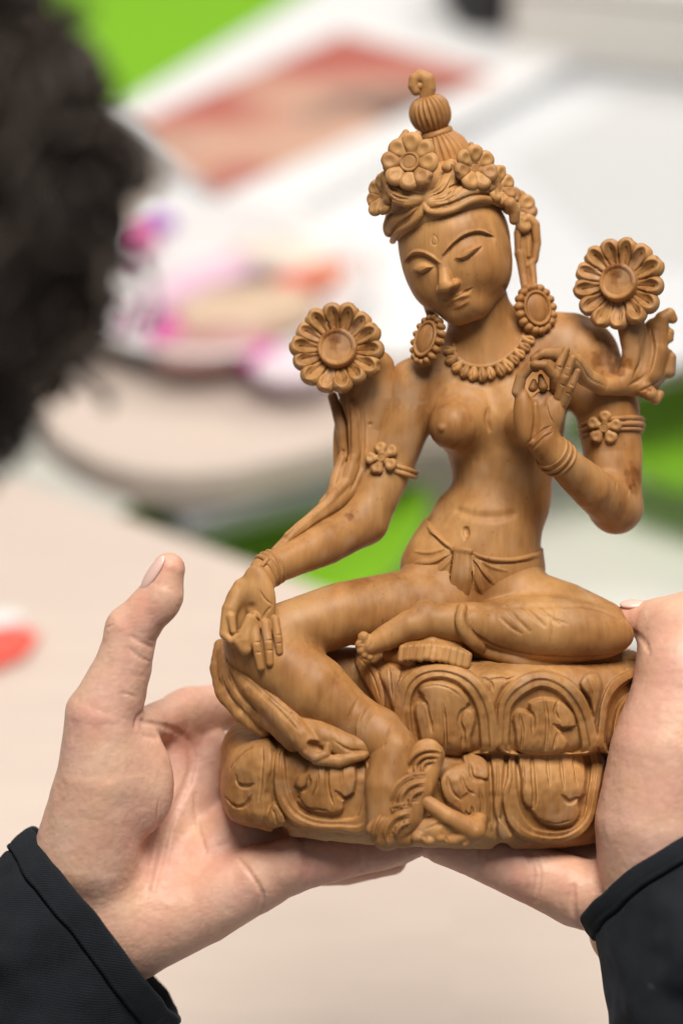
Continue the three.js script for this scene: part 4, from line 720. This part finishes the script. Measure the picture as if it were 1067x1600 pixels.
// ------------------------------------------------------------------ tables, chairs, papers, plate: all out of focus
const rough = (r, g, b, roughness = 0.6, extra = {}) => new THREE.MeshPhysicalMaterial({ color: new THREE.Color().setRGB(r, g, b), roughness, ...extra });
function speckle(w, h, f, repeat = 1) {
  const d = new Uint8Array(w * h * 4), q = (v) => { v = Math.min(1, Math.max(0, v)); return Math.round(255 * (v <= 0.0031308 ? 12.92 * v : 1.055 * v ** (1 / 2.4) - 0.055)); };
  for (let y = 0; y < h; y++) for (let x = 0; x < w; x++) { const c = f(x / w, y / h), o = (y * w + x) * 4; d[o] = q(c[0]); d[o + 1] = q(c[1]); d[o + 2] = q(c[2]); d[o + 3] = 255; }
  const t = new THREE.DataTexture(d, w, h); t.colorSpace = THREE.SRGBColorSpace; t.magFilter = THREE.LinearFilter; t.wrapS = t.wrapT = THREE.RepeatWrapping; t.needsUpdate = true; return t;
}
const laminate = speckle(512, 512, (u, v) => { const n = fbm(u * 6, v * 60, 1, 4), m = fbm(u * 20, v * 220, 4, 2), k = 0.93 + 0.1 * n + 0.05 * (m - 0.5); return [0.60 * k, 0.515 * k, 0.462 * k]; });
const LAMINATE = rough(1, 1, 1, 0.42, { map: laminate, specularIntensity: 0.5 });
const LIME = rough(0.24, 0.56, 0.02, 0.5), SHELL = rough(0.82, 0.82, 0.80, 0.5), PALE_STEEL = rough(0.55, 0.56, 0.57, 0.4, { metalness: 0.3 }), STEEL = rough(0.26, 0.27, 0.28, 0.45, { metalness: 0.4 }), DARKOBJ = rough(0.02, 0.02, 0.022, 0.6);
// a flat slab whose top outline is given by points on a level plane
function slab(points, top, thick, bevel = 0.002) {
  const c = points.reduce((a, p) => a.add(p), new THREE.Vector3()).multiplyScalar(1 / points.length), sh = new THREE.Shape(points.map((p) => new THREE.Vector2(p.x - c.x, -(p.z - c.z))));
  const g = new THREE.ExtrudeGeometry(sh, { depth: thick - 2 * bevel, bevelEnabled: bevel > 0, bevelSize: bevel, bevelThickness: bevel, bevelSegments: 2, bevelOffset: -bevel, curveSegments: 8 });
  g.rotateX(-Math.PI / 2); g.translate(0, -thick + bevel, 0);
  const p = g.attributes.position, n = g.attributes.normal, uv = g.attributes.uv; for (let i = 0; i < p.count; i++) uv.setXY(i, p.getX(i) / 0.6, p.getZ(i) / 0.6);
  return { geometry: g, at: new THREE.Vector3(c.x, top, c.z) };
}
function rounded(corners, r) { // corners (Vector3 on a plane), each rounded off
  const out = []; corners.forEach((c, i) => { const a = corners[(i + corners.length - 1) % corners.length], b = corners[(i + 1) % corners.length], u = a.clone().sub(c), w = b.clone().sub(c), q = Math.min(r, u.length() * 0.45, w.length() * 0.45); u.normalize().multiplyScalar(q); w.normalize().multiplyScalar(q); for (let t = 0; t <= 6; t++) { const s = t / 6, m = c.clone().addScaledVector(u, (1 - s) ** 2).addScaledVector(w, s * s); out.push(m); } }); return out;
}
const floor = shade(new THREE.Mesh(new THREE.PlaneGeometry(14, 14), rough(0.84, 0.83, 0.80, 0.4, { map: speckle(256, 256, (u, v) => { const k = 0.94 + 0.12 * fbm(u * 30, v * 30, 2, 3); return [k, k, k]; }) }))); floor.name = 'floor'; floor.userData.kind = 'structure'; floor.rotation.x = -Math.PI / 2; floor.position.set(0, 0, -3); scene.add(floor);

function tableTop(name, label, corners, r, legs) {
  const t = thing(name, label, 'table'), s = slab(rounded(corners, r), TABLE, 0.028, 0.004); t.position.set(s.at.x, 0, s.at.z);
  const top = part('tabletop', s.geometry, LAMINATE, t); top.position.y = TABLE;
  for (const l of legs) { const m = part('leg', new THREE.CylinderGeometry(0.022, 0.02, TABLE - 0.028, 20), STEEL, t); m.position.set(l.x - s.at.x, (TABLE - 0.028) / 2, l.z - s.at.z); }
  return t;
}
{ // near table, its far edge crossing behind the statue
  const a = onPlane(30, 745, TABLE), b = onPlane(365, 866, TABLE), d = b.clone().sub(a).normalize(), n = new THREE.Vector3(-d.z, 0, d.x), A = a.clone().addScaledVector(d, -0.9), B = a.clone().addScaledVector(d, 0.62);
  tableTop('near_table', 'pale pinkish laminate table under the hands in the foreground', [A, B, B.clone().addScaledVector(n, 0.85), A.clone().addScaledVector(n, 0.85)], 0.05, [A.clone().addScaledVector(n, 0.2).addScaledVector(d, 0.1), B.clone().addScaledVector(n, 0.2).addScaledVector(d, -0.1)]);
}
{ // far table with the papers on it
  const q = [[180, 790], [1330, 470], [1330, -330], [700, -140], [-170, 400]].map(([x, y]) => onPlane(x, y, TABLE));
  const t = tableTop('far_table', 'pale laminate table behind the statue covered with papers and a plate', q, 0.12, [q[0].clone().lerp(q[3], 0.12), q[1].clone().lerp(q[4], 0.1)]);
  const d = q[1].clone().sub(q[0]), L = d.length(), bar = part('frame_bar', new RoundedBoxGeometry(L * 0.2, 0.022, 0.03, 2, 0.006), STEEL, t), m = q[0].clone().lerp(q[1], 0.16).lerp(q[3], 0.02);
  bar.position.set(m.x - t.position.x, TABLE - 0.041, m.z - t.position.z); bar.rotation.y = -Math.atan2(d.z, d.x);
}
// printed picture: warm blurs of red, orange and brown
const picture = speckle(256, 256, (u, v) => {
  const a = fbm(u * 3.2 + 3, v * 4.5, 1, 4), b = fbm(u * 5, v * 6 + 8, 7, 3), k = sstep(0.36, 0.6, a), g = sstep(0.5, 0.68, b);
  const c = [0.60 - 0.14 * k, 0.37 - 0.23 * k, 0.28 - 0.165 * k]; return [c[0] * (1 - g) + 0.20 * g, c[1] * (1 - g) + 0.13 * g, c[2] * (1 - g) + 0.11 * g];
});
function sheet(name, label, category, corners, thick, material, lift = 0, group) {
  const t = thing(name, label, category, group), s = slab(corners.map(([x, y]) => onPlane(x, y, TABLE + 0.001 + lift)), TABLE + 0.001 + lift + thick, thick, Math.min(0.001, thick * 0.3)); t.position.set(s.at.x, TABLE + 0.001 + lift, s.at.z);
  const p = part('page', s.geometry, material, t); p.position.y = thick; return { t, top: TABLE + 0.001 + lift + thick };
}
const PAPER = rough(0.77, 0.785, 0.81, 0.5), PAPER_GREY = rough(0.67, 0.70, 0.74, 0.35), PAPER_WARM = rough(0.80, 0.79, 0.77, 0.5);
sheet('paper_sheet', 'broad blue-white sheet of paper spread behind the right side of the statue', 'paper', [[560, 330], [930, 70], [1340, 40], [1340, 470], [1010, 590], [720, 560]], 0.002, PAPER_GREY);
sheet('printed_sheet', 'pale grey printed sheet lying on the blue-white paper at upper right', 'paper', [[800, 250], [1000, 140], [1300, 160], [1300, 430], [950, 410]], 0.001, rough(0.585, 0.605, 0.63, 0.4), 0.0022);
sheet('paper_sheet', 'white sheet of paper between the plate and the picture book', 'paper', [[150, 440], [210, 300], [640, 250], [820, 400], [640, 560], [200, 560]], 0.002, PAPER, 0.0035);
{
  const b = sheet('picture_book', 'open white book page with a red and orange picture near the top', 'book', [[140, 215], [610, -70], [960, 75], [430, 365]], 0.012, PAPER, 0.0065);
  const s = slab([[203, 198], [535, 52], [775, 116], [342, 305]].map(([x, y]) => onPlane(x, y, b.top + 0.001)), 0, 0.001, 0.0003), uv = s.geometry.attributes.uv, ps = s.geometry.attributes.position; for (let i = 0; i < uv.count; i++) uv.setXY(i, ps.getX(i) / 0.5 + 0.5, ps.getZ(i) / 0.5 + 0.5);
  const p = part('printed_picture', s.geometry, rough(1, 1, 1, 0.4, { map: picture }), b.t); p.position.set(s.at.x - b.t.position.x, b.top + 0.0015 - b.t.position.y, s.at.z - b.t.position.z);
}
{ // plate with sweets
  const c = onPlane(335, 480, TABLE + 0.006), e = onPlane(572, 480, TABLE + 0.006), R = e.distanceTo(c), pl = thing('plate', 'round white plate of coloured sweets on the far table', 'plate'); pl.position.copy(c);
  const prof = [[0.001, 0.004], [R * 0.62, 0.004], [R * 0.7, 0.006], [R * 0.95, 0.026], [R, 0.028], [R, 0.025], [R * 0.72, 0.002], [R * 0.6, 0], [0.001, 0]].map(([x, y]) => new THREE.Vector2(x, y));
  part('dish', new THREE.LatheGeometry(prof, 72), rough(0.72, 0.72, 0.74, 0.25), pl); const rim = part('rim', new THREE.TorusGeometry(R, 0.0025, 10, 90), rough(0.85, 0.85, 0.86, 0.2), pl); rim.rotation.x = Math.PI / 2; rim.position.y = 0.0265;
  const sweet = (name, label, x, y, lx, lz, hgt, turn, col, twist) => {
    const o = thing(name, label, 'sweet'); o.position.copy(onPlane(x, y, TABLE + 0.012 + hgt)); o.rotation.y = turn; const mt = rough(...col, 0.35);
    const g = new THREE.SphereGeometry(1, 36, 24), p = g.attributes.position; for (let i = 0; i < p.count; i++) { const q = 1 + 0.16 * (noise(p.getX(i) * 2.4 + x, p.getY(i) * 2.4, p.getZ(i) * 2.4) - 0.5); p.setXYZ(i, p.getX(i) * q * lx, p.getY(i) * q * hgt, p.getZ(i) * q * lz); } g.computeVertexNormals(); part('wrapper', g, mt, o);
    if (twist) for (const s of [-1, 1]) { const k = part('twist', new THREE.ConeGeometry(lz * 0.75, lx * 0.6, 14, 1), mt, o); k.rotation.z = s * Math.PI / 2; k.position.x = s * lx * 1.15; }
  };
  sweet('wrapped_sweet', 'long lilac pink wrapped sweet at the back of the plate', 312, 445, 0.055, 0.016, 0.012, 0.75, [0.72, 0.50, 0.64], 1);
  sweet('wrapped_sweet', 'large beige wrapped sweet in the middle of the plate', 385, 490, 0.052, 0.028, 0.016, 0.25, [0.60, 0.45, 0.33], 0);
  sweet('wrapped_sweet', 'dusky brown pink sweet at the front of the plate', 335, 545, 0.042, 0.020, 0.013, 0.3, [0.46, 0.26, 0.25], 0);
  sweet('wrapped_sweet', 'orange red wrapped sweet at the right of the plate', 505, 432, 0.026, 0.011, 0.010, 0.5, [0.68, 0.23, 0.14], 1);
  sweet('wrapped_sweet', 'red wrapped sweet beside the orange one', 452, 448, 0.016, 0.010, 0.010, 0.3, [0.72, 0.12, 0.10], 0);
  sweet('wrapped_sweet', 'small magenta sweet nearest the statue', 412, 560, 0.017, 0.012, 0.012, 0.6, [0.55, 0.10, 0.36], 0);
  sweet('wrapped_sweet', 'magenta sweet at the left front of the plate', 262, 522, 0.014, 0.016, 0.012, 0, [0.62, 0.10, 0.36], 0);
  sweet('wrapped_sweet', 'magenta and red sweet near the dark hair', 205, 372, 0.022, 0.018, 0.014, 0.8, [0.55, 0.12, 0.30], 0);
  sweet('wrapped_sweet', 'small purple sweet next to the magenta one by the hair', 240, 352, 0.018, 0.012, 0.012, 0.2, [0.34, 0.16, 0.55], 0);
  sweet('wrapped_sweet', 'pale lavender sweet at the right rim of the plate', 475, 575, 0.034, 0.020, 0.012, 0.2, [0.76, 0.66, 0.74], 0);
  sweet('wrapped_sweet', 'cream wrapped sweet behind the beige one', 440, 400, 0.036, 0.020, 0.012, -0.2, [0.74, 0.68, 0.60], 0);
}
sheet('red_card', 'bright red card lying on the near table at the left edge', 'card', [[-60, 1000], [30, 990], [62, 1000], [40, 1030], [-60, 1072]], 0.006, rough(0.78, 0.10, 0.07, 0.5));
sheet('paper_strip', 'thin white strip of paper behind the red card', 'paper', [[-60, 966], [26, 962], [44, 978], [-60, 996]], 0.004, PAPER);

// lime chairs: moulded seat and back on steel legs
function limeChair(label, px, py, turn, half = 0.19, stool = false, mat = LIME, high = 0.45) {
  const o = thing(stool ? 'stool' : 'lime_chair', label, stool ? 'stool' : 'chair', stool ? 'stools between the two tables' : null); o.position.copy(onPlane(px, py, high)).setY(0); o.rotation.y = turn;
  const rs = (w, d, cup) => { const g = new RoundedBoxGeometry(w, 0.014, d, 6, 0.007), b = new THREE.BoxGeometry(w, 0.012, d, 24, 1, 24), p = b.attributes.position; for (let i = 0; i < p.count; i++) { let x = p.getX(i), z = p.getZ(i); const u = x / (w / 2), v = z / (d / 2), k = 1 - 0.18 * Math.min(1, (u * u * v * v)); p.setXYZ(i, x * k, p.getY(i) + cup * (u * u * 0.6 + v * v * 0.4) - cup * 0.5, z * k); } g.dispose(); b.computeVertexNormals(); return b; };
  const seat = part('seat', rs(half * 2, half * 2, 0.03), mat, o); seat.position.y = high;
  if (!stool) { const back = part('backrest', rs(half * 1.9, 0.24, 0.03), LIME, o); back.position.set(0, 0.70, -half * 1.12); back.rotation.x = Math.PI / 2 - 0.18; }
  for (const [sx, sz] of [[-1, -1], [1, -1], [-1, 1], [1, 1]]) { const up = sz < 0 && !stool ? 0.70 : high - 0.01, a = new THREE.Vector3(sx * half * 0.95, 0.005, sz * half * 1.05), b = new THREE.Vector3(sx * half * 0.8, up, sz * half * (sz < 0 ? 1.08 : 0.8)); part('leg', new THREE.TubeGeometry(new THREE.CatmullRomCurve3([a, a.clone().lerp(b, 0.5), b]), 8, 0.011, 12), PALE_STEEL, o); }
  return o;
}
limeChair('lime green stool under the far table seen below the carved forearm', 425, 836, 2.6, 0.096, true, LIME, 0.66);
limeChair('lime green stool at the right edge beside the raised carved elbow', 1120, 650, -2.2, 0.1, true, LIME, 0.66);
{
  const q = [[585, 676], [910, 736], [1300, 786], [1300, 1000], [560, 1000]].map(([x, y]) => onPlane(x, y, 0.6)), t = thing('low_table', 'low white table seen between the carved torso and the raised arm', 'table'), s = slab(rounded(q, 0.03), 0.6, 0.025, 0.004); t.position.set(s.at.x, 0, s.at.z);
  part('tabletop', s.geometry, SHELL, t).position.y = 0.6;
  for (const i of [0, 2, 3, 4]) { const l = q[i].clone().lerp(s.at.clone().setY(0.6), 0.2), m = part('leg', new THREE.CylinderGeometry(0.018, 0.016, 0.575, 18), PALE_STEEL, t); m.position.set(l.x - s.at.x, 0.2875, l.z - s.at.z); }
}
limeChair('lime green chair beyond the far table at top left beside the hair', 250, 20, 0.5, 0.24);
{
  const o = thing('dark_bag', 'dark rounded bag at the top edge behind the papers', 'bag'), g = new RoundedBoxGeometry(0.15, 0.09, 0.1, 5, 0.03); o.position.copy(onPlane(825, 38, TABLE + 0.003)); o.rotation.y = 0.2; const b = part('bag_body', g, DARKOBJ, o); b.position.y = 0.045; const h = part('handle', new THREE.TorusGeometry(0.03, 0.005, 10, 24, Math.PI), DARKOBJ, o); h.position.y = 0.088;
  const w = thing('storage_box', 'pale beige box at the top right corner behind the papers', 'box'), bx = part('box_body', new RoundedBoxGeometry(0.22, 0.07, 0.14, 4, 0.01), rough(0.72, 0.70, 0.66, 0.6), w), lid = part('lid', new RoundedBoxGeometry(0.23, 0.016, 0.15, 4, 0.006), rough(0.78, 0.76, 0.73, 0.6), w); w.position.copy(onPlane(1010, 70, TABLE + 0.003)); w.rotation.y = -0.25; bx.position.y = 0.035; lid.position.y = 0.078;
}

// ------------------------------------------------------------------ ceiling lamps: a glowing panel in a white frame, its light just below the panel
const GLOW = new THREE.MeshStandardMaterial({ color: 0xffffff, emissive: 0xfff6ea, emissiveIntensity: 0.6, roughness: 0.6 });
for (const [x, z, w, d, power] of LAMPS) {
  const o = thing('ceiling_light', z > -1 ? 'white ceiling lamp panel straight above the statue and hands' : x > 0 ? 'white ceiling lamp panel beyond the far table on the right' : 'white ceiling lamp panel beyond the far table on the left', 'lamp', 'ceiling lamps over the tables'); o.position.set(x, CEILING, z);
  part('diffuser', new RoundedBoxGeometry(w, 0.012, d, 2, 0.004), GLOW, o);
  for (const [sx, sz, fw, fd] of [[1, 0, 0.03, d + 0.06], [-1, 0, 0.03, d + 0.06], [0, 1, w, 0.03], [0, -1, w, 0.03]]) part('frame', new RoundedBoxGeometry(fw, 0.03, fd, 2, 0.005), SHELL, o).position.set(sx * (w / 2 + 0.015), 0.004, sz * (d / 2 + 0.015));
  const l = new THREE.RectAreaLight(0xfff6ea, power, w, d); l.position.set(x, CEILING - 0.03, z); l.rotation.x = -Math.PI / 2; scene.add(l);
}
renderer.render(scene, camera);
